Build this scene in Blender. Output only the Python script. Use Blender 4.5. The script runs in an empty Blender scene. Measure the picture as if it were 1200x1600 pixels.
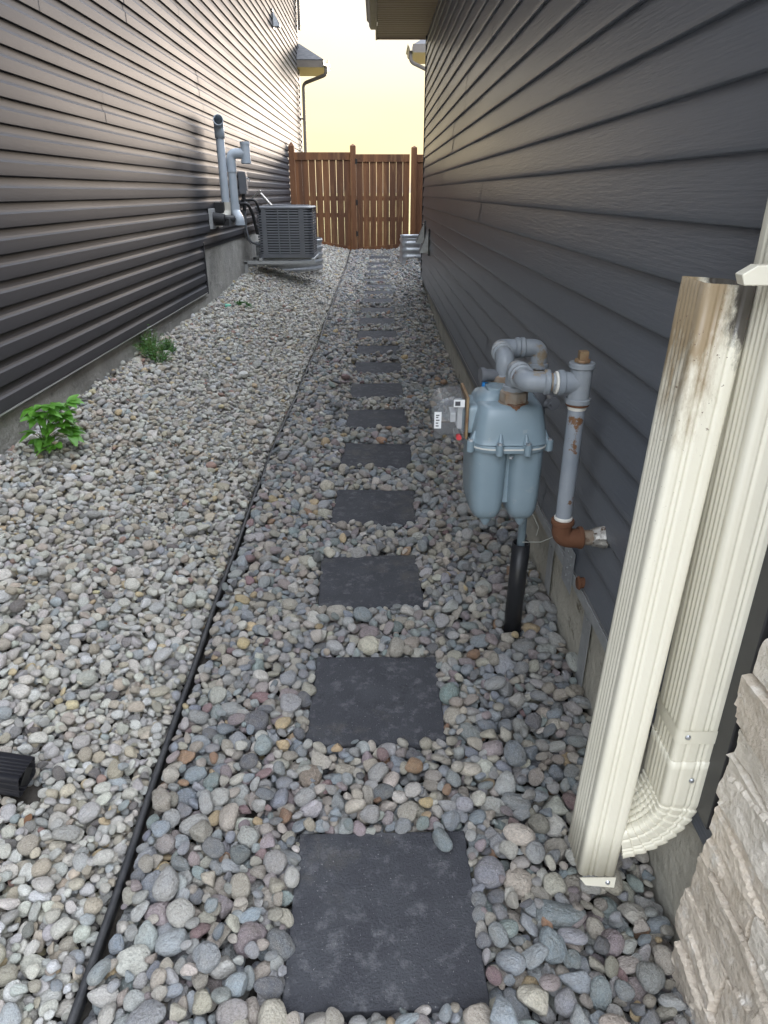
import bpy, math, random
import numpy as np
from mathutils import Vector, Matrix, noise as mnoise

random.seed(7)
S = bpy.context.scene
R = math.radians
COL = S.collection

# ------------------------------------------------------------------ camera, sky, sun, exposure
PITCH, YAW, EYE, FPX = R(25.1), R(0.49), 1.46, 1067.0
cam_d = bpy.data.cameras.new('camera')
cam = bpy.data.objects.new('camera', cam_d)
COL.objects.link(cam)
cam.location = (0, 0, EYE)
cam.rotation_euler = (R(90) - PITCH, 0, -YAW)
cam_d.sensor_fit = 'VERTICAL'
cam_d.sensor_height = 36.0
cam_d.lens = 36.0 * FPX / 1600.0
cam_d.clip_start = 0.02
cam_d.clip_end = 3000
S.camera = cam

SUN_EL, SUN_AZ = R(6.0), R(9.0)          # azimuth: to the right of straight down the alley (+Y)
HAZE = 3.0
w = bpy.data.worlds.new('World')
S.world = w
w.use_nodes = True
wn, wl = w.node_tree.nodes, w.node_tree.links
wn.clear()
sky = wn.new('ShaderNodeTexSky')
sky.sky_type = 'NISHITA'
sky.sun_disc = False
sky.sun_elevation = SUN_EL
sky.sun_rotation = SUN_AZ
sky.air_density = 1.0
sky.dust_density = 3.5
sky.ozone_density = 2.0
bg = wn.new('ShaderNodeBackground')
bg.inputs['Strength'].default_value = 0.15
wo = wn.new('ShaderNodeOutputWorld')
# thin evening haze: the clear sky is veiled by a pale layer, warm at the horizon and grey-white above
tcw = wn.new('ShaderNodeTexCoord')
sepw = wn.new('ShaderNodeSeparateXYZ')
wl.new(tcw.outputs['Generated'], sepw.inputs[0])
cr = wn.new('ShaderNodeValToRGB')
stops = [(0.0, (.30, .28, .24)), (.02, (.54, .41, .20)), (.10, (.53, .44, .25)), (.18, (.49, .46, .38)), (.27, (.40, .43, .46)), (.5, (2.5, 2.65, 2.9)), (1., (2.9, 3.1, 3.5))]
cr.color_ramp.elements[0].position = 0
cr.color_ramp.elements[0].color = (*stops[0][1], 1)
cr.color_ramp.elements[1].position = 1
cr.color_ramp.elements[1].color = (*stops[-1][1], 1)
for p_, c_ in stops[1:-1]:
    e_ = cr.color_ramp.elements.new(p_)
    e_.color = (*c_, 1)
wl.new(sepw.outputs[2], cr.inputs[0])
nzw = wn.new('ShaderNodeTexNoise')
nzw.inputs['Scale'].default_value = 3.5
nzw.inputs['Detail'].default_value = 4
mpw = wn.new('ShaderNodeMapping')
mpw.inputs['Scale'].default_value = (1, 1, 3)
wl.new(tcw.outputs['Generated'], mpw.inputs[0])
wl.new(mpw.outputs[0], nzw.inputs[0])
mrw = wn.new('ShaderNodeMapRange')
mrw.inputs[1].default_value = .35
mrw.inputs[2].default_value = .65
mrw.inputs[3].default_value = HAZE * .93
mrw.inputs[4].default_value = HAZE * 1.05
wl.new(nzw.outputs[0], mrw.inputs[0])
hz = wn.new('ShaderNodeVectorMath')
hz.operation = 'SCALE'
wl.new(cr.outputs[0], hz.inputs[0])
wl.new(mrw.outputs[0], hz.inputs['Scale'])
mn = wn.new('ShaderNodeVectorMath')
mn.operation = 'MINIMUM'
mn.inputs[1].default_value = (3, 2.55, 2.0)
wl.new(sky.outputs[0], mn.inputs[0])
sk = wn.new('ShaderNodeVectorMath')
sk.operation = 'SCALE'
sk.inputs['Scale'].default_value = .16
wl.new(mn.outputs[0], sk.inputs[0])
ads = wn.new('ShaderNodeVectorMath')
ads.operation = 'ADD'
wl.new(hz.outputs[0], ads.inputs[0])
wl.new(sk.outputs[0], ads.inputs[1])
wl.new(ads.outputs[0], bg.inputs[0])
wl.new(bg.outputs[0], wo.inputs[0])

sl = bpy.data.lights.new('sun', 'SUN')
sl.energy = 0.5
sl.angle = R(12)
sl.color = (1.0, 0.84, 0.70)
sun = bpy.data.objects.new('sun', sl)
COL.objects.link(sun)
sun.location = (3, 30, 6)
sd = Vector((math.sin(SUN_AZ) * math.cos(SUN_EL), math.cos(SUN_AZ) * math.cos(SUN_EL), math.sin(SUN_EL)))
sun.rotation_euler = sd.to_track_quat('Z', 'Y').to_euler()

S.view_settings.view_transform = 'Standard'
S.view_settings.look = 'None'
S.view_settings.gamma = 1
S.view_settings.exposure = 2.22
S.cycles.max_bounces = 8
S.cycles.diffuse_bounces = 5
S.cycles.use_denoising = True

# ------------------------------------------------------------------ helpers
_F = Vector((math.sin(YAW) * math.cos(PITCH), math.cos(YAW) * math.cos(PITCH), -math.sin(PITCH)))
_U = Vector((math.sin(YAW) * math.sin(PITCH), math.cos(YAW) * math.sin(PITCH), math.cos(PITCH)))
_R = Vector((math.cos(YAW), -math.sin(YAW), 0))


def ray(u, v):
    return _F + _R * ((u - 600) / FPX) + _U * ((800 - v) / FPX)


def atY(u, v, y):
    d = ray(u, v)
    return Vector((0, 0, EYE)) + d * (y / d.y)


def atX(u, v, x):
    d = ray(u, v)
    return Vector((0, 0, EYE)) + d * (x / d.x)


class MB:
    """collects shapes in world coordinates; build() links them as one mesh object"""

    def __init__(s):
        s.v, s.f, s.c, s.m = [], [], [], []

    def add(s, vs, fs, col=None):
        o = len(s.v)
        s.m.append((o, len(s.f)))
        s.v += [tuple(p) for p in vs]
        s.f += [tuple(i + o for i in f) for f in fs]
        s.c += [col or (1, 1, 1)] * len(vs)
        return s

    def box(s, x0, x1, y0, y1, z0, z1, m=None, col=None):
        vs = [Vector((x, y, z)) for x in (x0, x1) for y in (y0, y1) for z in (z0, z1)]
        if m is not None:
            vs = [m @ p for p in vs]
        return s.add(vs, [(0, 1, 3, 2), (4, 6, 7, 5), (0, 4, 5, 1), (2, 3, 7, 6), (0, 2, 6, 4), (1, 5, 7, 3)], col)

    def loft(s, rings, cap=True, closed=True, col=None):
        n = len(rings[0])
        vs = [p for r in rings for p in r]
        fs = []
        m = n if closed else n - 1
        for i in range(len(rings) - 1):
            for j in range(m):
                a, b = i * n + j, i * n + (j + 1) % n
                fs.append((a, b, b + n, a + n))
        if cap and closed:
            fs.append(tuple(range(n - 1, -1, -1)))
            k = (len(rings) - 1) * n
            fs.append(tuple(range(k, k + n)))
        return s.add(vs, fs, col)

    def tube(s, pts, r, n=20, cap=True, col=None, prof=None):
        pts = [Vector(p) for p in pts]
        rs = r if isinstance(r, (list, tuple)) else [r] * len(pts)
        tg = []
        for i in range(len(pts)):
            a = pts[max(i - 1, 0)]
            b = pts[min(i + 1, len(pts) - 1)]
            tg.append((b - a).normalized())
        t0 = tg[0]
        up = Vector((0, 0, 1)) if abs(t0.z) < 0.9 else Vector((0, 1, 0))
        x = t0.cross(up).normalized()
        rings = []
        for i, p in enumerate(pts):
            t = tg[i]
            x = (x - t * x.dot(t)).normalized()
            y = t.cross(x)
            if prof:
                rings.append([p + (x * a + y * b) * rs[i] for a, b in prof])
            else:
                rings.append([p + (x * math.cos(k * math.tau / n) + y * math.sin(k * math.tau / n)) * rs[i] for k in range(n)])
        return s.loft(rings, cap, True, col)

    def split(s, per, *a, **k):
        """one object for every `per` shapes added"""
        out = []
        ms = s.m + [(len(s.v), len(s.f))]
        for i in range(0, len(s.m), per):
            (v0, f0), (v1, f1) = ms[i], ms[min(i + per, len(s.m))]
            q = MB()
            q.v, q.c = s.v[v0:v1], s.c[v0:v1]
            q.f = [tuple(j - v0 for j in f) for f in s.f[f0:f1]]
            out.append(q.build(*a, **k))
        return out

    def build(s, name, m, parent=None, smooth=35, bevel=0, cols=False, seg=2):
        org = Vector(parent_world(parent)) if parent else Vector((0, 0, 0))
        me = bpy.data.meshes.new(name)
        me.from_pydata([tuple(Vector(p) - org) for p in s.v], [], s.f)
        me.update()
        if cols:
            ca = me.color_attributes.new('col', 'FLOAT_COLOR', 'POINT')
            ca.data.foreach_set('color', [q for c in s.c for q in (c[0], c[1], c[2], 1)])
        if smooth:
            me.polygons.foreach_set('use_smooth', [True] * len(me.polygons))
            me.set_sharp_from_angle(angle=R(smooth))
        me.materials.append(m)
        o = bpy.data.objects.new(name, me)
        COL.objects.link(o)
        if parent:
            o.parent = parent
        if bevel:
            b = o.modifiers.new('bevel', 'BEVEL')
            b.width = bevel
            b.segments = seg
            b.limit_method = 'ANGLE'
            b.angle_limit = R(40)
            b.harden_normals = True
        return o


def parent_world(p):
    l = Vector((0, 0, 0))
    while p is not None:
        l += p.location
        p = p.parent
    return l


def thing(name, label, cat, loc=(0, 0, 0), group=None):
    o = bpy.data.objects.new(name, None)
    COL.objects.link(o)
    o.location = loc
    o.empty_display_size = 0.1
    return tag(o, label, cat, group)


def tag(o, label=None, cat=None, group=None, kind=None):
    for k, v in (('label', label), ('category', cat), ('group', group), ('kind', kind)):
        if v:
            o[k] = v
    return o


def fillet(pts, rad, n=8):
    pts = [Vector(p) for p in pts]
    out = [pts[0]]
    for i in range(1, len(pts) - 1):
        a, b, c = pts[i - 1], pts[i], pts[i + 1]
        d1, d2 = (a - b).normalized(), (c - b).normalized()
        ang = d1.angle(d2)
        cut = min(rad / math.tan(ang / 2), (a - b).length * .49, (c - b).length * .49)
        p0, p1 = b + d1 * cut, b + d2 * cut
        for k in range(n + 1):
            t = k / n
            out.append(p0 * (1 - t) ** 2 + b * 2 * t * (1 - t) + p1 * t * t)
    out.append(pts[-1])
    return out


def lerp_tab(tab, t):
    if t <= tab[0][0]:
        return tab[0][1]
    for (a, x), (b, y) in zip(tab, tab[1:]):
        if t <= b:
            k = (t - a) / (b - a)
            return x + (y - x) * k
    return tab[-1][1]


# ------------------------------------------------------------------ materials
def mat(name, col, rough=.5, metal=0., col2=None, nscale=6., ncon=(.35, .65), stretch=(1, 1, 1), bump=0., bscale=60.,
        bstretch=None, bdist=.002, spec=.5, spots=None, attr=None, mottle=0., rvar=0., extra=None, detail=6, coat=0.):
    """spots = list of (colour, noise scale, threshold, softness)"""
    m = bpy.data.materials.new(name)
    m.use_nodes = True
    n, l = m.node_tree.nodes, m.node_tree.links
    b = n['Principled BSDF']
    b.inputs['Roughness'].default_value = rough
    b.inputs['Metallic'].default_value = metal
    b.inputs['Specular IOR Level'].default_value = spec
    b.inputs['Coat Weight'].default_value = coat
    tc = n.new('ShaderNodeTexCoord')

    def nz(scale, st=(1, 1, 1), det=detail, off=0., rough_=.6):
        mp = n.new('ShaderNodeMapping')
        mp.inputs['Scale'].default_value = st
        mp.inputs['Location'].default_value = (off, off * .7, off * 1.3)
        t = n.new('ShaderNodeTexNoise')
        t.inputs['Scale'].default_value = scale
        t.inputs['Detail'].default_value = det
        t.inputs['Roughness'].default_value = rough_
        l.new(tc.outputs['Object'], mp.inputs[0])
        l.new(mp.outputs[0], t.inputs[0])
        return t.outputs[0]

    def ramp(src, a, c):
        r = n.new('ShaderNodeMapRange')
        r.inputs[1].default_value = a
        r.inputs[2].default_value = c
        l.new(src, r.inputs[0])
        return r.outputs[0]

    def mix(f, a, c, mode='MIX'):
        x = n.new('ShaderNodeMix')
        x.data_type = 'RGBA'
        x.blend_type = mode
        if isinstance(f, float):
            x.inputs[0].default_value = f
        else:
            l.new(f, x.inputs[0])
        for q, k in ((a, 6), (c, 7)):
            if isinstance(q, tuple):
                x.inputs[k].default_value = (*q[:3], 1)
            else:
                l.new(q, x.inputs[k])
        return x.outputs[2]

    cur = tuple(col)
    if attr:
        at = n.new('ShaderNodeAttribute')
        at.attribute_type = attr
        at.attribute_name = 'col'
        cur = at.outputs['Color']
    if col2:
        cur = mix(ramp(nz(nscale, stretch), *ncon), cur, tuple(col2))
    if mottle:
        f = ramp(nz(bscale * .4, det=5, off=3.), .3, .7)
        cur = mix(f, cur, mix(float(mottle), cur, (0, 0, 0)))
    for i, (c, sc, th, so) in enumerate(spots or []):
        cur = mix(ramp(nz(sc, det=8, off=11. + 5 * i, rough_=.7), th, th + so), cur, tuple(c))
    if extra:
        cur = extra(n, l, tc, nz, ramp, mix, cur, b)
    if isinstance(cur, tuple):
        b.inputs['Base Color'].default_value = (*cur[:3], 1)
    else:
        l.new(cur, b.inputs['Base Color'])
    if rvar:
        r = n.new('ShaderNodeMapRange')
        r.inputs[3].default_value = rough - rvar
        r.inputs[4].default_value = min(1, rough + rvar)
        l.new(nz(nscale * 2.3, stretch, off=7.), r.inputs[0])
        l.new(r.outputs[0], b.inputs['Roughness'])
    if bump:
        bp = n.new('ShaderNodeBump')
        bp.inputs['Strength'].default_value = bump
        bp.inputs['Distance'].default_value = bdist
        l.new(nz(bscale, bstretch or stretch, off=2.), bp.inputs['Height'])
        l.new(bp.outputs[0], b.inputs['Normal'])
    return m


M = {}


def board_extra(n, l, tc, nz, ramp, mix, cur, b):
    # every board took the stain a little differently
    cur = mix(ramp(nz(6.9, (1, 1, .001), det=1, off=8.), .40, .60), cur, mix(.55, cur, (.045, .018, .010)))
    return mix(ramp(nz(11, (1, 1, .15), det=4, off=5.), .55, .75), cur, mix(.35, cur, (.42, .24, .10)))


M['siding_left'] = mat('brown_charcoal_vinyl', (.047, .047, .052), .54, col2=(.062, .060, .064), nscale=.7, stretch=(1, .25, 3),
                       bump=.35, bscale=90, bstretch=(1, .12, 1.6), bdist=.0015, rvar=.05, spec=.08)
M['siding_right'] = mat('blue_charcoal_vinyl', (.118, .130, .150), .33, col2=(.136, .147, .168), nscale=.7, stretch=(1, .25, 3),
                        bump=.8, bscale=85, bstretch=(1, .10, 1.8), bdist=.002, rvar=.05, spec=.8,
                        spots=[((.30, .29, .27), 55, .735, .03)])
M['trim_dark'] = mat('dark_trim_metal', (.028, .028, .031), .4, bump=.1, rvar=.08)
M['trim_light'] = mat('light_metal_edge', (.62, .62, .62), .35, metal=.7)
M['fascia'] = mat('brown_fascia_metal', (.13, .115, .10), .4, col2=(.16, .14, .12))
M['soffit'] = mat('tan_soffit_metal', (.46, .34, .20), .5)
M['shingle'] = mat('asphalt_shingle', (.06, .062, .068), .9, col2=(.11, .11, .115), nscale=22, stretch=(.4, .4, 2), bump=.6, bscale=150, bdist=.004)
M['parging'] = mat('grey_cement_parging', (.20, .195, .18), .9, col2=(.33, .32, .29), nscale=3, bump=1., bscale=26, bdist=.015,
                   spots=[((.11, .105, .095), 5, .60, .1), ((.42, .41, .38), 16, .66, .04)])
M['parging_right'] = mat('tan_cement_parging', (.40, .38, .32), .9, col2=(.52, .49, .41), nscale=4, bump=1., bscale=34, bdist=.01,
                         spots=[((.17, .15, .11), 7, .60, .08), ((.22, .13, .07), 30, .72, .03)])
M['dirt'] = mat('damp_dirt', (.045, .04, .034), .95, col2=(.07, .06, .05), nscale=9, bump=.8, bscale=60, bdist=.01)
M['paver'] = mat('charcoal_concrete_paver', (.040, .041, .048), .85, col2=(.055, .057, .064), nscale=9, ncon=(.4, .72), bump=1., bscale=150,
                 bdist=.006, spots=[((.17, .17, .175), 24, .53, .28), ((.075, .072, .068), 4, .56, .1), ((.28, .28, .27), 150, .63, .04), ((.02, .02, .024), 5, .62, .12)], rvar=.06)
M['edging'] = mat('black_plastic_edging', (.020, .021, .024), .55, col2=(.045, .045, .046), nscale=30, bump=.5, bscale=70, bdist=.004)
M['fence'] = mat('stained_cedar', (.140, .056, .021), .72, col2=(.21, .090, .034), nscale=9, stretch=(3, 3, .25), bump=.5, bscale=60,
                 bstretch=(3, 3, .2), bdist=.003, spots=[((.09, .035, .016), 14, .66, .05)], extra=board_extra)
M['ironmongery'] = mat('black_iron', (.02, .02, .02), .5, metal=.3)
M['grey_steel'] = mat('grey_painted_steel', (.115, .122, .135), .42, bump=.1, rvar=.08, col2=(.14, .145, .155))
M['coil'] = mat('dark_condenser_coil', (.018, .019, .021), .7)
M['galv'] = mat('galvanised_steel', (.52, .54, .56), .36, metal=.6, col2=(.42, .44, .46), nscale=24, rvar=.1)
M['galv_dull'] = mat('dull_galvanised_steel', (.42, .43, .43), .5, metal=.3, col2=(.34, .35, .35), nscale=30, rvar=.1,
                     spots=[((.20, .19, .16), 10, .62, .1)])
M['pvc'] = mat('grey_blue_vent_pipe', (.36, .41, .46), .45, col2=(.42, .46, .50), nscale=8, bump=.06)
M['pvc_old'] = mat('yellowed_vent_elbow', (.46, .44, .38), .5)
M['black_rubber'] = mat('black_rubber', (.015, .015, .016), .6)
M['black_pipe'] = mat('black_plastic_sleeve', (.022, .023, .026), .38, bump=.3, bscale=40, bdist=.002, rvar=.12,
                      spots=[((.07, .068, .06), 18, .66, .08)])
M['meter'] = mat('blue_grey_meter_paint', (.190, .255, .295), .36, col2=(.22, .285, .325), nscale=5, bump=.12, bscale=120, bdist=.001, rvar=.09, coat=.05,
                 spots=[((.30, .33, .34), 22, .62, .10), ((.11, .13, .14), 40, .70, .03)])
M['pipe'] = mat('grey_painted_pipe', (.225, .255, .290), .42, col2=(.29, .315, .345), nscale=7, bump=.2, bscale=70, bdist=.001,
                spots=[((.17, .085, .04), 16, .60, .03), ((.34, .29, .20), 9, .62, .10), ((.14, .15, .16), 34, .66, .04)])
M['fitting'] = mat('grey_painted_fitting', (.22, .245, .275), .45, col2=(.29, .31, .325), nscale=11, bump=.35, bscale=60, bdist=.002,
                   spots=[((.26, .20, .13), 12, .58, .07), ((.15, .07, .035), 20, .66, .03)])
M['rusty'] = mat('rust_streaked_iron', (.22, .135, .075), .75, col2=(.27, .24, .20), nscale=18, bump=.5, bscale=70, bdist=.002,
                 spots=[((.10, .045, .022), 22, .56, .08)])
M['rust'] = mat('orange_rust', (.135, .056, .026), .85, col2=(.12, .05, .025), nscale=14, bump=.5, bscale=80, bdist=.002,
                spots=[((.24, .14, .08), 18, .58, .10)])
M['brass'] = mat('weathered_brown_plug', (.28, .20, .11), .55, metal=.2, col2=(.2, .11, .06), nscale=25)
M['tape'] = mat('white_thread_tape', (.72, .70, .64), .6)
M['gasket'] = mat('pale_gasket', (.58, .58, .55), .5)
M['zinc'] = mat('zinc_bolt', (.5, .52, .54), .35, metal=.8)
M['red'] = mat('red_plastic_tag', (.55, .04, .05), .4)
M['blue'] = mat('blue_plastic_cap', (.03, .22, .55), .4)
M['paper'] = mat('white_sticker', (.75, .76, .76), .5)
M['ink'] = mat('dark_print', (.05, .05, .06), .5)
M['dial'] = mat('grey_index_plate', (.50, .51, .52), .4, metal=.3)
M['wire'] = mat('pale_wire', (.55, .56, .52), .4)
M['web'] = mat('spider_web_silk', (.75, .75, .75), .5)
M['silver_tape'] = mat('silver_foil_sealant', (.50, .48, .44), .35, metal=.5, bump=.8, bscale=60, bdist=.006, spots=[((.12, .08, .05), 60, .5, .1)])
M['black_gloss'] = mat('black_painted_aluminium', (.018, .018, .022), .32, rvar=.08, bump=.1)
M['green_cap'] = mat('green_plastic', (.10, .36, .25), .5)
M['field'] = mat('summer_field_grass', (.16, .20, .035), .95, col2=(.30, .26, .06), nscale=.6, bump=.4, bscale=8, bdist=.1)
M['driveway'] = mat('pale_concrete', (.40, .39, .37), .9, col2=(.46, .45, .42), nscale=3)
M['stem'] = mat('green_stem', (.10, .16, .03), .6)

glass = bpy.data.materials.new('clear_plastic_cover')
glass.use_nodes = True
_n, _l = glass.node_tree.nodes, glass.node_tree.links
_n.remove(_n['Principled BSDF'])
_tr, _gl, _df, _m1, _m2, _lw = [_n.new(q) for q in ('ShaderNodeBsdfTransparent', 'ShaderNodeBsdfGlossy', 'ShaderNodeBsdfDiffuse', 'ShaderNodeMixShader', 'ShaderNodeMixShader', 'ShaderNodeLayerWeight')]
_tr.inputs[0].default_value = (.92, .93, .94, 1)
_gl.inputs['Roughness'].default_value = .08
_df.inputs[0].default_value = (.7, .72, .75, 1)
_lw.inputs[0].default_value = .25
_m1.inputs[0].default_value = .09
_l.new(_tr.outputs[0], _m1.inputs[1])
_l.new(_df.outputs[0], _m1.inputs[2])
_l.new(_lw.outputs['Fresnel'], _m2.inputs[0])
_l.new(_m1.outputs[0], _m2.inputs[1])
_l.new(_gl.outputs[0], _m2.inputs[2])
_l.new(_m2.outputs[0], _n['Material Output'].inputs[0])
M['glass'] = glass


def leaf_mat(name, c1, c2):
    m = mat(name, c1, .45, col2=c2, nscale=14, bump=.3, bscale=60, bdist=.002)
    b = m.node_tree.nodes['Principled BSDF']
    b.inputs['Transmission Weight'].default_value = 0
    n, l = m.node_tree.nodes, m.node_tree.links
    tr = n.new('ShaderNodeBsdfTranslucent')
    tr.inputs[0].default_value = (c2[0] * 1.6, c2[1] * 1.6, c2[2], 1)
    mx = n.new('ShaderNodeMixShader')
    mx.inputs[0].default_value = .3
    out = n['Material Output']
    l.new(b.outputs[0], mx.inputs[1])
    l.new(tr.outputs[0], mx.inputs[2])
    l.new(mx.outputs[0], out.inputs[0])
    return m


M['leaf'] = leaf_mat('bright_leaf', (.085, .23, .03), (.14, .33, .05))
M['leaf_mid'] = leaf_mat('mid_green_leaf', (.035, .11, .028), (.075, .20, .05))
M['leaf_dark'] = leaf_mat('dark_leaf', (.022, .075, .022), (.05, .14, .04))


def grime_extra(n, l, tc, nz, ramp, mix, cur, b):
    sp = n.new('ShaderNodeSeparateXYZ')
    l.new(tc.outputs['Object'], sp.inputs[0])

    def math_(op, a, c):
        x = n.new('ShaderNodeMath')
        x.operation = op
        for i, q in enumerate((a, c)):
            if isinstance(q, (int, float)):
                x.inputs[i].default_value = q
            else:
                l.new(q, x.inputs[i])
        return x.outputs[0]
    n1 = nz(48, (1, 1, .3), det=8, off=4., rough_=.75)
    n2 = nz(60, (1, 1, .5), det=8, off=9., rough_=.75)
    right_ = ramp(sp.outputs[0], .055, .092)
    left_ = math_('SUBTRACT', 1., ramp(sp.outputs[0], .045, .10))
    bz = math_('MULTIPLY', ramp(sp.outputs[2], .88, 1.18), left_)
    brown = ramp(math_('ADD', bz, math_('MULTIPLY', math_('SUBTRACT', n1, .5), 1.6)), .30, .85)
    dz = math_('MULTIPLY', ramp(sp.outputs[2], 1.06, 1.17), math_('ADD', right_, .12))
    dark = ramp(math_('ADD', dz, math_('MULTIPLY', math_('SUBTRACT', n2, .5), 1.5)), .38, .75)
    speck = math_('MULTIPLY', ramp(nz(130, det=4, off=1., rough_=.6), .67, .70), ramp(sp.outputs[2], .7, 1.1))
    cur = mix(math_('MULTIPLY', brown, .85), cur, (.23, .15, .065))
    cur = mix(math_('MULTIPLY', dark, .93), cur, (.035, .028, .024))
    return mix(speck, cur, (.12, .07, .04))


M['cream'] = mat('cream_painted_aluminium', (.71, .675, .55), .36, col2=(.74, .705, .59), nscale=4, rvar=.06, spots=[((.45, .38, .26), 120, .745, .02)])
M['cream_grime'] = mat('grimy_cream_aluminium', (.71, .675, .55), .40, col2=(.74, .705, .59), nscale=4, extra=grime_extra)
M['stone'] = mat('ledge_stone', (.5, .45, .38), .9, attr='GEOMETRY', bump=1., bscale=55, bdist=.010, mottle=.16, detail=12, spots=[((.50, .38, .26), 9, .60, .16), ((.82, .77, .70), 22, .54, .14), ((.24, .20, .16), 30, .70, .06)])


def pebble_extra(n, l, tc, nz, ramp, mix, cur, b):
    oi = n.new('ShaderNodeObjectInfo')
    vm = n.new('ShaderNodeVectorMath')
    vm.operation = 'SCALE'
    sc = n.new('ShaderNodeCombineXYZ')
    l.new(oi.outputs['Random'], sc.inputs[0])
    l.new(oi.outputs['Random'], sc.inputs[2])
    l.new(sc.outputs[0], vm.inputs[0])
    vm.inputs['Scale'].default_value = 61.
    ad = n.new('ShaderNodeVectorMath')
    ad.operation = 'ADD'
    l.new(tc.outputs['Object'], ad.inputs[0])
    l.new(vm.outputs[0], ad.inputs[1])

    def tex(s, d, r_=.6, dist=0.):
        t = n.new('ShaderNodeTexNoise')
        t.inputs['Scale'].default_value = s
        t.inputs['Detail'].default_value = d
        t.inputs['Roughness'].default_value = r_
        t.inputs['Distortion'].default_value = dist
        l.new(ad.outputs[0], t.inputs[0])
        return t.outputs[0]
    cur = mix(ramp(tex(1.1, 5), .35, .7), cur, mix(.35, cur, (.30, .26, .20)))
    cur = mix(ramp(tex(6, 7, .75), .42, .72), cur, mix(.5, cur, (.02, .02, .02)))
    cur = mix(ramp(tex(16, 3, .7), .56, .66), cur, mix(.4, cur, (.75, .73, .68)))
    bp = n.new('ShaderNodeBump')
    bp.inputs['Strength'].default_value = .6
    bp.inputs['Distance'].default_value = .08
    l.new(tex(3.5, 8, .65), bp.inputs['Height'])
    l.new(bp.outputs[0], b.inputs['Normal'])
    return cur


M['pebble'] = mat('river_pebble', (.4, .4, .4), .62, attr='INSTANCER', extra=pebble_extra, spec=.35)
M['pebble_single'] = mat('loose_river_pebble', (.26, .30, .31), .6, extra=pebble_extra, spec=.35)
M['pebble_rust'] = mat('rust_streaked_pebble', (.30, .24, .19), .6, extra=pebble_extra, spec=.35)

# ------------------------------------------------------------------ terrain
LW, RW = -1.81, 0.63          # siding planes of the two houses
L_TAB = [(-1, .22), (1, .25), (3, .30), (3.9, .325), (4.8, .335), (6, .34), (7.8, .35), (9.9, .45), (12, .50), (15.6, .56), (18, .5), (30, .42)]
C_TAB = [(-1, 0), (2, 0), (3.5, .012), (5, .03), (6.7, .05), (8.8, .10), (10.2, .125), (12.4, .15), (13.8, .20), (15.4, .32), (17, .33), (30, .33)]
R_TAB = [(-1, -.03), (1.1, -.02), (2.3, .045), (6.4, .07), (7.6, .09), (9.3, .19), (10.4, .31), (12, .36), (15.6, .44), (18, .4), (30, .36)]
E_X = -0.62


def sm(k):
    k = max(0., min(1., k))
    return k * k * (3 - 2 * k)


def top(x, t):
    """height of the finished gravel surface"""
    c, l_, r_ = lerp_tab(C_TAB, t), lerp_tab(L_TAB, t), lerp_tab(R_TAB, t)
    if x < -.5:
        k = (x + .5) / (LW + .5)
        k = min(k, 1.)
        return c + (l_ - c) * (k * .75 + .25 * sm(k))
    if x > .3:
        return c + (r_ - c) * sm((x - .3) / .36)
    return c


GT = .048                                    # gravel thickness
xs = sorted(set([-200, -80, -30, -12, -6, -3, -2.2] + [round(-1.95 + .13 * i, 3) for i in range(23)] + [1.3, 2, 3, 6, 12, 30, 80, 200]))
ys = sorted(set([-60, -20, -8, -4, -2] + [round(-1 + .4 * i, 3) for i in range(45)] + [18, 20, 24, 30, 45, 80, 150, 300, 700, 1500]))
g = MB()
vs = []
for y in ys:
    for x in xs:
        z = top(max(LW, min(.66, x)), y)
        if y > 15.7:
            z = z * max(0, 1 - (y - 15.7) / 10) + .30 * min(1, (y - 15.7) / 10)
        vs.append((x, y, z - GT))
nx = len(xs)
g.add(vs, [(j * nx + i, j * nx + i + 1, (j + 1) * nx + i + 1, (j + 1) * nx + i) for j in range(len(ys) - 1) for i in range(nx - 1)])


def ground_extra(n, l, tc, nz, ramp, mix, cur, b):
    sp = n.new('ShaderNodeSeparateXYZ')
    l.new(tc.outputs['Object'], sp.inputs[0])
    grass = mix(ramp(nz(.5), .4, .6), (.13, .12, .025), (.24, .18, .06))
    f = ramp(sp.outputs[1], 15.9, 16.2)
    conc = mix(ramp(sp.outputs[1], -.6, -.62), mix(f, cur, grass), (.42, .41, .39))
    return conc


M['ground'] = mat('bare_ground', (.045, .04, .034), .95, col2=(.075, .064, .052), nscale=9, bump=.8, bscale=60, bdist=.01, extra=ground_extra)
o = g.build('ground', M['ground'])
tag(o, kind='structure')

# ------------------------------------------------------------------ gravel: pebbles dropped one after another on a height field
rng = np.random.default_rng(11)
CX0, CX1, CY0, CY1, CS = -1.84, .70, .25, 15.75, .006
NX, NY = int((CX1 - CX0) / CS), int((CY1 - CY0) / CS)
H = np.zeros((NY, NX), np.float32)
BLK = np.zeros((NY, NX), bool)

PAVERS = []       # x centre, y centre, rotation, tilt
pav_rng = random.Random(3)
PX = [.000, -.018, -.045, -.030, -.020, -.022, -.022, -.012, -.010, -.020, -.015, -.010, -.008, .0, .0, -.03, -.02, .0, .01, .03]
PR = [0.5, -.4, 2.2, -2.6, -3.4, 1.8, 1.0, -1.2, .8, -.6, 1.2, .5, -1., .6, 0, -1., 1., .5, 0, 2]
for k in range(20):
    y = 1.005 + .712 * k
    PAVERS.append((PX[k] + .008, y, R(PR[k]), pav_rng.uniform(-.004, .004)))
PW = .207


def edge_x(t):
    return lerp_tab([(.2, -.582), (1.2, -.604), (2.5, -.634), (3.4, -.645), (4.2, -.642), (5, -.628), (6, -.612), (8, -.605), (12, -.600), (16, -.58)], t) \
        + .003 * math.sin(t * 2.9) + .0015 * math.sin(t * 7.7)


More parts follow.
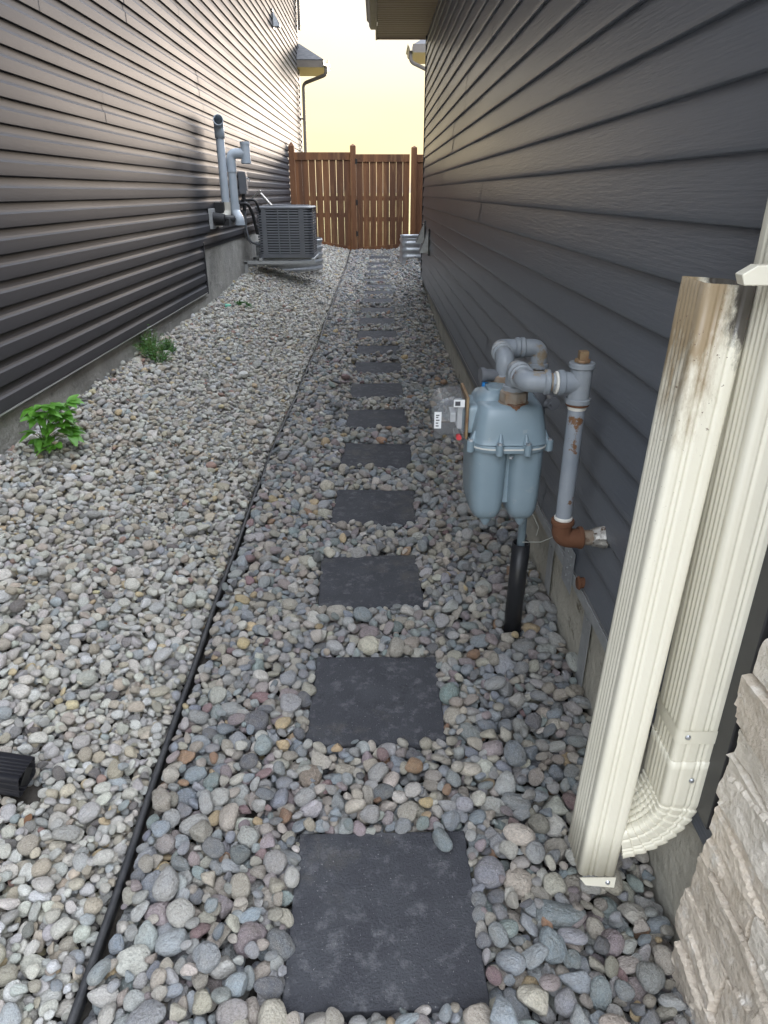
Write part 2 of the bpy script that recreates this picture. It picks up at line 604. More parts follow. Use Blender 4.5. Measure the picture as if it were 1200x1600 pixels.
yy, xx = np.mgrid[0:NY, 0:NX]
WX = CX0 + (xx + .5) * CS
WY = CY0 + (yy + .5) * CS
for (px, py, pr, _) in PAVERS:
    j0, j1 = int((py - .3 - CY0) / CS), int((py + .3 - CY0) / CS)
    sx, sy = WX[j0:j1] - px, WY[j0:j1] - py
    c, s_ = math.cos(-pr), math.sin(-pr)
    rx, ry = sx * c - sy * s_, sx * s_ + sy * c
    BLK[j0:j1] |= (abs(rx) < PW - .007) & (abs(ry) < PW - .007)
for j in range(NY):
    ex = edge_x(CY0 + (j + .5) * CS)
    i0 = int((ex - .010 - CX0) / CS)
    i1 = int((ex + .010 - CX0) / CS) + 1
    BLK[j, i0:i1] = True
# things standing in the gravel
for (bx, by, br) in [(.485, 2.07, .030)]:
    BLK |= (WX - bx) ** 2 + (WY - by) ** 2 < br * br
PIN = MB()
BLK |= (abs(WX + 1.34) < .46) & (abs(WY - 1.30) < .035)      # the black downspout end at the left

RIGHT_PAL = [((.30, .325, .345), 22), ((.37, .375, .37), 22), ((.235, .275, .32), 13), ((.30, .25, .26), 9), ((.46, .42, .35), 16), ((.38, .345, .29), 15),
             ((.52, .50, .45), 7), ((.15, .16, .18), 6), ((.24, .30, .30), 5), ((.34, .19, .10), 1.3), ((.50, .37, .19), 2), ((.25, .15, .16), 1.5)]
LEFT_PAL = [((.50, .485, .43), 26), ((.44, .44, .42), 20), ((.58, .56, .50), 14), ((.44, .385, .29), 12), ((.35, .35, .34), 10), ((.30, .335, .36), 6),
            ((.20, .20, .20), 5), ((.55, .43, .23), 2), ((.12, .11, .11), 2), ((.32, .19, .15), 1.2), ((.38, .34, .27), 8)]


def palette(pal):
    c = np.array([p[0] for p in pal])
    c = c * .82 + c.mean(axis=1, keepdims=True) * .18
    c = c * np.array([1.02, 1.0, .975])
    wts = np.array([p[1] for p in pal], float)
    return c, np.cumsum(wts / wts.sum())


def drop(n, side):
    cols, cum = palette(RIGHT_PAL if side == 'r' else LEFT_PAL)
    P, Q, SC, CO = [], [], [], []
    U = rng.random((n, 8))
    G = rng.normal(size=(n, 6))
    cands = rng.random((n, 7, 2))
    for k in range(n):
        if side == 'r':
            a = .0182 * math.exp(.36 * G[k, 0])
            a = min(max(a, .009), .037)
        else:
            a = .0134 * math.exp(.31 * G[k, 0])
            a = min(max(a, .009), .034)
        b_ = a * (.62 + .33 * U[k, 0])
        c_ = b_ * (.50 + .38 * U[k, 1])
        best = None
        for q in range(7):
            ty = CY0 + .03 + cands[k, q, 0] * (CY1 - CY0 - .06)
            ex = edge_x(ty)
            if side == 'r':
                tx = ex + .012 + cands[k, q, 1] * ((.645 if ty < 10.3 else .69) - ex - .02)
            else:
                tx = -1.825 + cands[k, q, 1] * (ex - .016 + 1.825)
            i, j = int((tx - CX0) / CS), int((ty - CY0) / CS)
            if i < 2 or j < 2 or i > NX - 3 or j > NY - 3 or BLK[j, i]:
                continue
            h = H[j, i] + H[j - 2, i] + H[j + 2, i] + H[j, i - 2] + H[j, i + 2]
            if best is None or h < best[0]:
                best = (h, tx, ty, i, j)
        if best is None:
            continue
        _, tx, ty, i, j = best
        rz = U[k, 2] * math.pi
        n_ = int(a / CS) + 1
        j0, j1, i0, i1 = max(j - n_, 0), min(j + n_ + 1, NY), max(i - n_, 0), min(i + n_ + 1, NX)
        X = WX[j0:j1, i0:i1] - tx
        Y = WY[j0:j1, i0:i1] - ty
        cr, sr = math.cos(rz), math.sin(rz)
        rho = ((X * cr + Y * sr) / a) ** 2 + ((-X * sr + Y * cr) / b_) ** 2
        msk = rho < 1
        if (BLK[j0:j1, i0:i1] & (rho < .88)).any() or msk.sum() < 3:
            continue
        prof = c_ * np.sqrt(np.maximum(1 - rho, 0))
        hh = H[j0:j1, i0:i1]
        need = (hh + prof)[msk]
        zc = float(np.percentile(need, 90)) - .10 * c_
        if zc > .075 and U[k, 3] > .12:
            continue
        w_ = msk.astype(np.float32)
        sxx, syy = (w_ * X * X).sum() + 1e-9, (w_ * Y * Y).sum() + 1e-9
        hm = (hh * w_).sum() / w_.sum()
        gx = float(((hh - hm) * X * w_).sum() / sxx)
        gy = float(((hh - hm) * Y * w_).sum() / syy)
        gx = max(-.55, min(.55, gx * .8 + .10 * G[k, 1]))
        gy = max(-.55, min(.55, gy * .8 + .10 * G[k, 2]))
        H[j0:j1, i0:i1] = np.where(msk, np.maximum(hh, zc + prof), hh)
        nrm = Vector((-gx, -gy, 1)).normalized()
        xa = Vector((cr, sr, 0))
        xa = (xa - nrm * xa.dot(nrm)).normalized()
        ya = nrm.cross(xa)
        eu = Matrix((xa, ya, nrm)).transposed().to_euler()
        P.append((tx, ty, zc + top(tx, ty) - GT))
        Q.append(tuple(eu))
        SC.append((a * 1.06, b_ * 1.06, c_ * 1.06))
        base = cols[int(np.searchsorted(cum, U[k, 4]))]
        br = (.90 if side == 'r' else 1.06) + .58 * U[k, 5]
        tint = 1 + .022 * G[k, 3:6]
        CO.append(tuple(np.clip(base * br * tint, .02, .8)) + (1,))
    return P, Q, SC, CO


def stone_mesh(name, seed, m, sub=3):
    import bmesh
    rr = random.Random(seed)
    bm = bmesh.new()
    bmesh.ops.create_icosphere(bm, subdivisions=sub, radius=1)
    p = rr.uniform(2.0, 2.7)
    cuts = []
    for _ in range(rr.choice([0, 1, 2, 3, 5, 7])):
        d = Vector((rr.gauss(0, 1), rr.gauss(0, 1), rr.gauss(0, .8))).normalized()
        cuts.append((d, rr.uniform(.55, .9)))
    off = Vector((rr.uniform(0, 50), rr.uniform(0, 50), rr.uniform(0, 50)))
    tap = rr.uniform(-.28, .28)
    for v in bm.verts:
        d = v.co.normalized()
        r = (abs(d.x) ** p + abs(d.y) ** p + abs(d.z) ** p) ** (-1 / p)
        acc = r ** -22
        for nn, h in cuts:
            q = d.dot(nn)
            if q > .05:
                acc += (h / q) ** -22
        r = acc ** (-1 / 22)
        r *= 1 + .09 * mnoise.noise(d * 1.3 + off) + .025 * mnoise.noise(d * 4 + off)
        v.co = d * r
        v.co.y *= 1 + tap * v.co.x
        v.co.z *= 1 - .5 * tap * v.co.x
    me = bpy.data.meshes.new(name)
    bm.to_mesh(me)
    bm.free()
    me.polygons.foreach_set('use_smooth', [True] * len(me.polygons))
    me.materials.append(m)
    return me


stones = bpy.data.collections.new('pebble_shapes')
for k in range(28):
    stones.objects.link(bpy.data.objects.new('pebble_shape', stone_mesh('pebble_shape', 100 + k, M['pebble'])))

ng = bpy.data.node_groups.new('scatter_pebbles', 'GeometryNodeTree')
ng.interface.new_socket('Geometry', in_out='INPUT', socket_type='NodeSocketGeometry')
ng.interface.new_socket('Geometry', in_out='OUTPUT', socket_type='NodeSocketGeometry')
gi, go = ng.nodes.new('NodeGroupInput'), ng.nodes.new('NodeGroupOutput')
m2p = ng.nodes.new('GeometryNodeMeshToPoints')
iop = ng.nodes.new('GeometryNodeInstanceOnPoints')
ci = ng.nodes.new('GeometryNodeCollectionInfo')
ci.inputs['Collection'].default_value = stones
ci.inputs['Separate Children'].default_value = True
ci.inputs['Reset Children'].default_value = True
iop.inputs['Pick Instance'].default_value = True


def named(nm, ty):
    a = ng.nodes.new('GeometryNodeInputNamedAttribute')
    a.data_type = ty
    a.inputs[0].default_value = nm
    return a.outputs[0]


e2r = ng.nodes.new('FunctionNodeEulerToRotation')
ng.links.new(named('rot', 'FLOAT_VECTOR'), e2r.inputs[0])
ng.links.new(gi.outputs[0], m2p.inputs[0])
ng.links.new(m2p.outputs[0], iop.inputs['Points'])
ng.links.new(ci.outputs[0], iop.inputs['Instance'])
ng.links.new(named('pick', 'INT'), iop.inputs['Instance Index'])
ng.links.new(e2r.outputs[0], iop.inputs['Rotation'])
ng.links.new(named('size', 'FLOAT_VECTOR'), iop.inputs['Scale'])
ng.links.new(iop.outputs[0], go.inputs[0])


def gravel(name, data, label):
    P, Q, SC, CO = data
    me = bpy.data.meshes.new(name)
    me.from_pydata(P, [], [])
    for nm, ty, key, arr in (('rot', 'FLOAT_VECTOR', 'vector', Q), ('size', 'FLOAT_VECTOR', 'vector', SC), ('col', 'FLOAT_COLOR', 'color', CO)):
        at = me.attributes.new(nm, ty, 'POINT')
        at.data.foreach_set(key, np.array(arr, np.float32).ravel())
    at = me.attributes.new('pick', 'INT', 'POINT')
    at.data.foreach_set('value', rng.integers(0, 28, len(P)).astype(np.int32))
    me.materials.append(M['pebble'])
    o = bpy.data.objects.new(name, me)
    COL.objects.link(o)
    md = o.modifiers.new('scatter', 'NODES')
    md.node_group = ng
    tag(o, label, 'gravel', kind='stuff')
    return o


import time
_t = time.time()
rd = drop(56000, 'r')
ld = drop(88000, 'l')
print('pebbles', len(rd[0]), len(ld[0]), round(time.time() - _t, 1), 's')
gravel('gravel', rd, 'blue grey and mauve river gravel around the stepping stones')
gravel('gravel', ld, 'smaller cream and pale grey gravel banked against the left house')

# loose stones one can point at
for (u, v, a, b_, c_, rz, m, lab, lift) in [
    (690, 1312, .037, .020, .014, R(-60), M['pebble_single'], 'grey oval pebble lying on the corner of the nearest stepping stone', .022),
    (485, 1213, .040, .032, .022, R(80), M['pebble_rust'], 'large rust-streaked oval pebble just in front of the second stepping stone', .012),
    (876, 1428, .058, .036, .024, R(-12), M['pebble_single'], 'largest flat grey stone in the gravel below the cream downspout', .014)]:
    z = .0 + lift
    d = ray(u, v)
    p = Vector((0, 0, EYE)) + d * ((z - EYE) / d.z)
    o = bpy.data.objects.new('pebble', stone_mesh('pebble', int(u), m))
    COL.objects.link(o)
    o.location = p
    o.scale = (a, b_, c_)
    o.rotation_euler = (0.05, .05, rz)
    tag(o, lab, 'pebble')

# ------------------------------------------------------------------ pavers
ORD = ['nearest', 'second', 'third', 'fourth', 'fifth', 'sixth', 'seventh', 'eighth', 'ninth', 'tenth', 'eleventh', 'twelfth', 'thirteenth', 'fourteenth',
       'fifteenth', 'sixteenth', 'seventeenth', 'eighteenth', 'nineteenth', 'twentieth']
LOOK = {0: 'nearest square charcoal paver with an oval pebble on its corner',
        1: 'second charcoal paver from the front, with pale scuffs across its middle',
        2: 'third charcoal paver from the front, turned slightly, before the black pipe sleeve',
        19: 'farthest charcoal paver, close to the wooden gate'}
for k, (px, py, pr, tl) in enumerate(PAVERS):
    mb = MB()
    z = lerp_tab(C_TAB, py)
    slope = (lerp_tab(C_TAB, py + .2) - lerp_tab(C_TAB, py - .2)) / .4
    m = Matrix.Rotation(pr, 4, 'Z') @ Matrix.Rotation(math.atan(slope) + tl * 3, 4, 'X') @ Matrix.Rotation(tl * 4, 4, 'Y')
    N = 14
    vs = []
    rr = random.Random(k)
    for side, zz in ((0, 0.), (1, -.045)):
        for j in range(N + 1):
            for i in range(N + 1):
                x, y = -PW + 2 * PW * i / N, -PW + 2 * PW * j / N
                e = (.0022 * mnoise.noise(Vector((x * 30 + k * 9, y * 30, 1)))) if (i in (0, N) or j in (0, N)) else 0
                n0 = .0012 * mnoise.noise(Vector((x * 9, y * 9, k * 3.)))
                vs.append(m @ Vector((x + e, y + e, (n0 if side == 0 else zz))))
    fs = []
    W1 = N + 1
    off = W1 * W1
    for j in range(N):
        for i in range(N):
            a = j * W1 + i
            fs.append((a, a + 1, a + W1 + 1, a + W1))
            fs.append((off + a, off + a + W1, off + a + W1 + 1, off + a + 1))
    for i in range(N):
        fs.append((i, off + i, off + i + 1, i + 1))
        a = N * W1 + i
        fs.append((a, a + 1, off + a + 1, off + a))
        a = i * W1
        fs.append((a, a + W1, off + a + W1, off + a))
        a = i * W1 + N
        fs.append((a, off + a, off + a + W1, a + W1))
    mb.add(vs, fs)
    o = mb.build('stepping_stone', M['paver'], None, 35, bevel=.004)
    # move origin: give each paver its own place so that its stains differ
    me = o.data
    for v in me.vertices:
        v.co = v.co
    o.location = (px, py, z + .006 + .009 * min(1, max(0, (py - 1.5) / 3)))
    tag(o, LOOK.get(k, 'square charcoal stepping stone, %s from the front of the row' % ORD[k]), 'stepping stone', 'stepping stones along the gravel path')

# each paver's stains: shift the texture by world position
nt = M['paver'].node_tree
_tc = [q for q in nt.nodes if q.type == 'TEX_COORD'][0]
geo = nt.nodes.new('ShaderNodeNewGeometry')
for lk in list(nt.links):
    if lk.from_node == _tc:
        nt.links.new(geo.outputs['Position'], lk.to_socket)

# ------------------------------------------------------------------ edging
mb = MB()
pts = []
t = .3
while t < 15.5:
    x = edge_x(t)
    pts.append((x, t, top(x, t) + .004 + .004 * math.sin(t * 3.3) - (.014 * max(0, math.sin(t * 1.9 + 1)) if t > 3.4 else 0) - .006 * min(1, t / 5)))
    t += .05
mb.tube(pts, .0088, 12)
pts2 = [(x, y, z - .022) for x, y, z in pts]
mb.tube(pts2, [.009] * len(pts2), 6, prof=[(-.2, 1.6), (.2, 1.6), (.2, -2.2), (-.2, -2.2)])
tag(mb.build('garden_edging', M['edging']), 'black plastic garden edging tube dividing pale gravel from grey gravel', 'edging')


# ------------------------------------------------------------------ siding
def siding(mb, x0, face, runs, profile, course, seed, seglen=3.6):
    """face = +1: looks towards +X, -1: towards -X.  runs = list of (y0, y1, z0, z1)"""
    rr = random.Random(seed)
    for (ya, yb, za, zb) in runs:
        nc = int(round((zb - za) / course))
        k = 0
        while k < nc:
            y = ya - rr.uniform(0, seglen)
            while y < yb:
                L = seglen
                s0, s1 = max(y, ya), min(y + L + .025, yb)
                if s1 - s0 > .03:
                    nn = max(2, int((s1 - s0) / .22))
                    ph, ph2 = rr.uniform(0, 9), rr.uniform(0, 9)
                    lap = rr.choice([.0010, .0007])
                    sag = rr.uniform(-.0012, .0012)
                    for cc in range(2):
                        if k + cc >= nc:
                            continue
                        zc = za + (k + cc) * course
                        rings = []
                        for i in range(nn + 1):
                            yy_ = s0 + (s1 - s0) * i / nn
                            sfrac = (yy_ - y) / L
                            wv = .0009 * math.sin(yy_ * 2.1 + ph) + .0006 * math.sin(yy_ * 5.3 + ph2 + cc)
                            oo = lap * (1 - sfrac) + wv
                            rings.append([Vector((x0 + face * (po + oo), yy_, zc + pz * course + sag * math.sin(yy_ + ph))) for po, pz in profile])
                        mb.loft(rings, cap=False, closed=False)
                y += L
            k += 2
    return mb


PROF_R = [(-.004, .0), (.0150, .0), (.0182, .02), (.0192, .06), (.0186, .14), (.0150, .35), (.0108, .60), (.0068, .85), (.0036, 1.02)]
PROF_L = [(-.004, .0), (.0160, .0), (.0186, .02), (.0192, .06), (.0192, .30), (.0190, .53), (.0105, .60), (.0062, .68), (.0044, .78), (.0036, .92), (.0032, 1.02)]
CO = .114

# right house
rh = thing('house', 'dark blue grey clad house along the right of the gravel path', 'house', (1.6, 5, 0))
mb = siding(MB(), RW, -1, [(.968, 10.2, .38, .38 + 25 * CO)], PROF_R, CO, 5)
mb.build('siding', M['siding_right'], rh, 30)
mb = MB()
mb.box(RW + .004, 3.2, .34, 10.19, .30, 3.25)
mb.box(1.25, 3.2, 10.19, 16.0, .30, 3.25)
mb.build('wall', M['siding_right'], rh, 0)
mb = MB()                                           # parging of the foundation
vs = []
ny_, nz_ = 130, 8
for j in range(ny_ + 1):
    for k in range(nz_ + 1):
        y, z = .33 + 9.85 * j / ny_, -.25 + .66 * k / nz_
        vs.append((RW + .022 + .004 * mnoise.noise(Vector((1, y * 4, z * 6))), y, z))
mb.add(vs, [(j * (nz_ + 1) + k, j * (nz_ + 1) + k + 1, (j + 1) * (nz_ + 1) + k + 1, (j + 1) * (nz_ + 1) + k) for j in range(ny_) for k in range(nz_)])
mb.box(RW + .034, 3.2, .335, 10.18, -.2, .3)
mb.box(1.27, 3.2, 10.18, 15.98, -.2, .3)
mb.build('foundation', M['parging_right'], rh, 40)
mb = MB()
mb.box(RW - .022, RW + .06, 10.17, 10.235, .372, 3.22)
mb.box(RW - .016, RW + .003, .905, .965, .372, 3.2)
mb.split(1, 'corner_trim', M['trim_dark'], rh, 0, bevel=.003)
mb = MB()
mb.box(RW - .015, RW + .02, .97, 10.17, .366, .379)
mb.build('starter_strip', M['trim_light'], rh, 0)
# eave
mb = MB()
vv = []
y = .0
while y < 10.36:                                    # ribbed soffit panels
    x0_, x1_ = .004, RW + .01
    mb.add([(x0_, y, 3.225), (x1_, y, 3.225), (x1_, y + .075, 3.225), (x0_, y + .075, 3.225), (x0_, y + .08, 3.234), (x1_, y + .08, 3.234),
            (x0_, y + .095, 3.234), (x1_, y + .095, 3.234), (x0_, y + .1, 3.225), (x1_, y + .1, 3.225)],
           [(0, 1, 2, 3), (3, 2, 5, 4), (4, 5, 7, 6), (6, 7, 9, 8)])
    y += .1
mb.box(.002, 1.3, 10.36, 10.385, 3.21, 3.35)
mb.build('soffit', M['soffit'], rh, 0)
mb = MB()
mb.box(-.018, .002, -.02, 10.385, 3.205, 3.37)
mb.build('fascia', M['fascia'], rh, 0, bevel=.002)


def gutter_prof(mb, x, z, y0, y1, s=-1, w_=.105, h=.115):
    p = [(0, h), (0, 0), (s * w_ * .55, 0), (s * w_ * .72, .03), (s * w_ * .78, .07), (s * w_, .09), (s * w_, h), (s * (w_ - .008), h), (s * (w_ - .008), .094),
         (s * (w_ * .78 - .006), .074), (s * w_ * .5, .006), (s * .004, .006), (s * .004, h)]
    mb.loft([[Vector((x + a, y0, z + b)) for a, b in p], [Vector((x + a, y1, z + b)) for a, b in p]], cap=True)


mb = MB()
gutter_prof(mb, -.0185, 3.255, -.02, 10.05)
mb.build('gutter', M['fascia'], rh, 30)
mb = MB()
mb.add([(-.06, -.06, 3.38), (3.4, -.06, 4.9), (3.4, 10.45, 4.9), (-.06, 10.45, 3.38), (-.06, -.06, 3.40), (3.4, -.06, 4.93), (3.4, 10.45, 4.93), (-.06, 10.45, 3.40)],
       [(0, 3, 2, 1), (4, 5, 6, 7), (0, 1, 5, 4), (3, 7, 6, 2), (0, 4, 7, 3), (1, 2, 6, 5)])
mb.build('roof', M['shingle'], rh, 0)

# rear eave of the right house
def rear_eave(parent, xw, s, xe, y0, y1, z, name='rear_roof', depth=.75):
    """eave sticking out of a house wall: xw wall side, xe outer edge, s = direction of the overhang"""
    mb = MB()
    h = .62
    mb.add([(xe, y0, z + .12), (xw - s * .4, y0, z + .12), (xw - s * .4, y0 + depth, z + h), (xe - s * .75, y0 + depth, z + h), (xe, y1, z + .12), (xe - s * .75, y1, z + h)],
           [(0, 1, 2, 3), (0, 3, 5, 4)])
    rr_ = mb.build(name, M['shingle'], parent, 0)
    sol = rr_.modifiers.new('thickness', 'SOLIDIFY')
    sol.thickness = .02
    m2 = MB()
    yq = y0 + .03
    xa, xb = sorted((xe - s * .02, xw - s * .3))
    while yq < y0 + 1.4:
        m2.box(xa, xb, yq, yq + .085, z, z + .008)
        m2.box(xa, xb, yq + .085, yq + .10, z + .006, z + .012)
        yq += .1
    m2.build('soffit', M['soffit'], rr_, 0)
    m3 = MB()
    xa, xb = sorted((xe, xw - s * .3))
    m3.box(xa, xb, y0, y0 + .02, z - .01, z + .13)
    xa, xb = sorted((xe, xe - s * .02))
    m3.box(xa, xb, y0 + .021, y1, z - .01, z + .13)
    m3.build('fascia', M['fascia'], rr_, 0)
    m4 = MB()
    gutter_prof(m4, xe + s * .001, z + .01, y0 - .02, y1, s)
    m4.build('gutter', M['fascia'], rr_, 30)
    return rr_


rear_eave(rh, 1.25, -1, .70, 15.8, 16.7, 3.93)


# stone veneer at the near corner
def veneer(parent):
    mb = MB()
    rr = random.Random(21)
    z = -.08
    xf = RW - .014
    row = 0
    while z < 1.75:
        h = rr.choice([.05, .065, .08, .10, .12])
        y = .905 + rr.uniform(-.016, .016)
        while y > .31:
            L = min(rr.uniform(.16, .42), max(.05, y - .30))
            gq = rr.random()
            if gq < .12:
                c = (.50, .47, .45)
            elif gq < .35:
                c = (.80, .73, .63)
            else:
                q_ = rr.uniform(.88, 1.10)
                c = (.76 * q_, .665 * q_, .55 * q_)
            proud = rr.uniform(0, .012)
            tilt = rr.uniform(-.02, .02)
            ni, nj = max(8, int(L / .007)), max(6, int(h / .006))
            of = Vector((rr.uniform(0, 99), rr.uniform(0, 99), 0))
            vs = []
            for j in range(nj + 1):
                for i in range(ni + 1):
                    a, b = i / ni, j / nj
                    ed = min(a * L, (1 - a) * L) / .007
                    ez = min(b * h, (1 - b) * h) / .006
                    rnd = min(1, ed) * min(1, ez)
                    q = Vector((a * L * 9, b * h * 13, 0)) + of
                    nv = mnoise.fractal(q, 1., 2.2, 4)
                    f = .007 * (math.floor(nv * 3) / 3 * .7 + nv * .3) + .006 * abs(mnoise.noise(q * .7 + of))
                    step = .007 * (1 if mnoise.noise(Vector((a * L * 5, b * h * 15, 4)) + of) > .08 else 0)
                    x = xf - proud - (f + step) * rnd + (1 - rnd) ** 2 * .018
                    yj = .005 * mnoise.noise(Vector((b * h * 40, 7, 1)) + of) * (1 if i in (0, ni) else .6)
                    zj = .003 * mnoise.noise(Vector((a * L * 22, 3, 1)) + of)
                    vs.append((x, y - a * L + yj, z + b * h + zj + tilt * a * L * .25))
            fs = [(j * (ni + 1) + i, j * (ni + 1) + i + 1, (j + 1) * (ni + 1) + i + 1, (j + 1) * (ni + 1) + i) for j in range(nj) for i in range(ni)]
            # skirt back to the wall
            rim = [i for i in range(ni + 1)] + [j * (ni + 1) + ni for j in range(1, nj + 1)] + [nj * (ni + 1) + i for i in range(ni - 1, -1, -1)] + \
                  [j * (ni + 1) for j in range(nj - 1, 0, -1)]
            b0 = len(vs)
            vs += [(RW + .03, vs[i][1], vs[i][2]) for i in rim]
            for q in range(len(rim)):
                q2 = (q + 1) % len(rim)
                fs.append((rim[q], b0 + q, b0 + q2, rim[q2]))
            mb.add(vs, fs, c)
            y -= L - .001
        z += h - .001
        row += 1
    return mb.build('stone_veneer', M['stone'], parent, 14, cols=True)


veneer(rh)

# left house
lh = thing('house', 'tall dark brown clad house along the left of the gravel path', 'house', (-4, 8, 0))
Z1, Z2, YS = .505, .505 + 4 * CO, 7.53
runs = [(-1, YS, Z1, Z2), (-1, 18.5, Z2, Z2 + 50 * CO)]
siding(MB(), LW, 1, runs, PROF_L, CO, 9).build('siding', M['siding_left'], lh, 16)
mb = MB()
mb.box(-8, LW - .004, -1, 18.49, Z2 - .05, Z2 + 50 * CO)
mb.box(-8, LW - .004, -1, YS - .01, Z1 - .02, Z2 - .06)
mb.box(-8, -2.6, 18.49, 24, .4, 4.0)
mb.build('wall', M['siding_left'], lh, 0)
mb = MB()
vs = []
ny_, nz_ = 260, 20
for j in range(ny_ + 1):
    for k in range(nz_ + 1):
        y, z = -1 + 19.45 * j / ny_, -.1 + 1.15 * k / nz_
        q = Vector((1, y * 5, z * 6))
        vs.append((LW - .012 + .007 * mnoise.noise(q) + .004 * mnoise.noise(q * 3), y, z))
mb.add(vs, [(j * (nz_ + 1) + k, (j + 1) * (nz_ + 1) + k, (j + 1) * (nz_ + 1) + k + 1, j * (nz_ + 1) + k + 1) for j in range(ny_) for k in range(nz_)])
mb.build('foundation', M['parging'], lh, 50)
mb = MB()
mb.box(LW - .005, LW + .026, YS - .012, YS + .014, Z1 - .015, Z2 + .03)
mb.box(LW - .04, LW + .028, 18.47, 18.53, Z2, Z2 + 50 * CO)
mb.split(1, 'corner_trim', M['trim_dark'], lh, 0, bevel=.003)
mb = MB()
mb.box(LW - .005, LW + .019, -1, YS - .013, Z1 - .008, Z1 - .001)
mb.build('starter_strip', M['trim_light'], lh, 0)
mb = MB()
mb.box(-8.3, LW + .45, -1.4, 18.9, 6.22, 6.4)
mb.add([(LW + .5, -1.5, 6.41), (-5, -1.5, 8.2), (-5, 19, 8.2), (LW + .5, 19, 6.41)], [(0, 3, 2, 1)])
mb.build('roof', M['shingle'], lh, 0)
rear_eave(lh, LW, 1, -1.20, 18.05, 18.95, 4.0)

# rain pipes on the far corners
def round_rect(w_, h_, r_, n=4):
    p = []
    for cx, cy, a0 in ((w_ / 2 - r_, h_ / 2 - r_, 0), (-w_ / 2 + r_, h_ / 2 - r_, 90), (-w_ / 2 + r_, -h_ / 2 + r_, 180), (w_ / 2 - r_, -h_ / 2 + r_, 270)):
        for k in range(n + 1):
            a = R(a0 + 90 * k / n)
            p.append((cx + r_ * math.cos(a), cy + r_ * math.sin(a)))
    return p


t_ = thing('downspout', 'brown downspout with a curved neck at the far corner of the left house', 'downspout', (LW + .06, 18.3, .5))
mb = MB()
p = fillet([(-1.15, 18.15, 4.02), (-1.15, 18.15, 3.86), (-1.70, 18.42, 3.72), (-1.735, 18.42, .55)], .12, 8)
mb.tube(p, .045, prof=round_rect(1.5, 1.9, .4))
mb.build('pipe', M['fascia'], t_, 40)
mb = MB()
for z in (3.0, 1.8):
    mb.box(LW + .01, LW + .115, 18.36, 18.48, z, z + .03)
mb.split(1, 'strap', M['fascia'], t_, 0)
t_ = thing('downspout', 'brown downspout neck bending under the far eave of the right house', 'downspout', (1.2, 15.9, .5))
mb = MB()
p = fillet([(.655, 15.9, 3.95), (.655, 15.9, 3.78), (1.16, 16.05, 3.60), (1.2, 16.05, .5)], .12, 8)
mb.tube(p, .045, prof=round_rect(1.5, 1.9, .4))
mb.build('pipe', M['fascia'], t_, 40)
t_ = thing('downspout', 'thin brown downspout high on the upper corner of the left house', 'downspout', (LW + .06, 18.5, 4.75))
mb = MB()
mb.tube([(LW + .075, 18.45, 4.75), (LW + .075, 18.45, 6.2)], .04, prof=round_rect(1.5, 1.9, .4))
mb.build('pipe', M['fascia'], t_, 40)

# ------------------------------------------------------------------ fence and gate
FY = 15.6
TOPZ = 2.19


def board(mb, x0, x1, z0a, z0b, z1, y, th=.018, arch=0):
    """plank whose foot follows the sloping ground"""
    mb.add([(x0, y, z0a), (x1, y, z0b), (x1, y, z1), (x0, y, z1), (x0, y + th, z0a), (x1, y + th, z0b), (x1, y + th, z1), (x0, y + th, z1)],
           [(0, 1, 2, 3), (4, 7, 6, 5), (0, 4, 5, 1), (3, 2, 6, 7), (0, 3, 7, 4), (1, 5, 6, 2)])


def post(mb, x, y, z0, z1, s=.058, pt=.05):
    mb.box(x - s, x + s, y - s, y + s, z0, z1)
    mb.add([(x - s, y - s, z1), (x + s, y - s, z1), (x + s, y + s, z1), (x - s, y + s, z1), (x, y, z1 + pt)], [(0, 1, 4), (1, 2, 4), (2, 3, 4), (3, 0, 4)])


def gz(x):
    return top(max(x, LW), FY)


def panel(parent, xa, xb, gaps, seed, bottom, tz=TOPZ, y=FY, slope=0.):
    rr = random.Random(seed)
    bf = lambda x: bottom[0] + (bottom[1] - bottom[0]) * (x - xa) / (xb - xa)
    m1, m2 = MB(), MB()
    n = len(gaps)
    tot = xb - xa - sum(gaps)
    wds = [1 + rr.uniform(-.04, .04) for _ in range(n + 1)]
    k_ = tot / sum(wds)
    x = xa
    for i in range(n + 1):
        w_ = wds[i] * k_
        board(m1, x, x + w_, bf(x), bf(x + w_), tz - .11, y + rr.uniform(0, .002))
        x += w_ + (gaps[i] if i < n else 0)
    m1.build('board_panel', M['fence'], parent, 0, bevel=.002, seg=1)
    m2 = MB()
    for z, h in ((1.30, .085), (.98 if slope == 0 else .90, .085)):
        m2.box(xa, xb, y + .022, y + .058, z, z + h)
    board(m2, xa, xb, tz - .14, tz - .14, tz, y - .022, .020)
    m2.box(xa, xb, y + .022, y + .058, tz - .10, tz - .01)
    board(m2, xa, xb, bf(xa), bf(xb), 0, y - .022, .020)
    # bottom rail follows the ground
    v = m2.v
    for i in range(8):
        q = list(v[-8 + i])
        if i in (2, 3, 6, 7):
            q[2] = bf(q[0]) + .10
        v[-8 + i] = tuple(q)
    m2.split(1, 'rail', M['fence'], parent, 0, bevel=.002, seg=1)


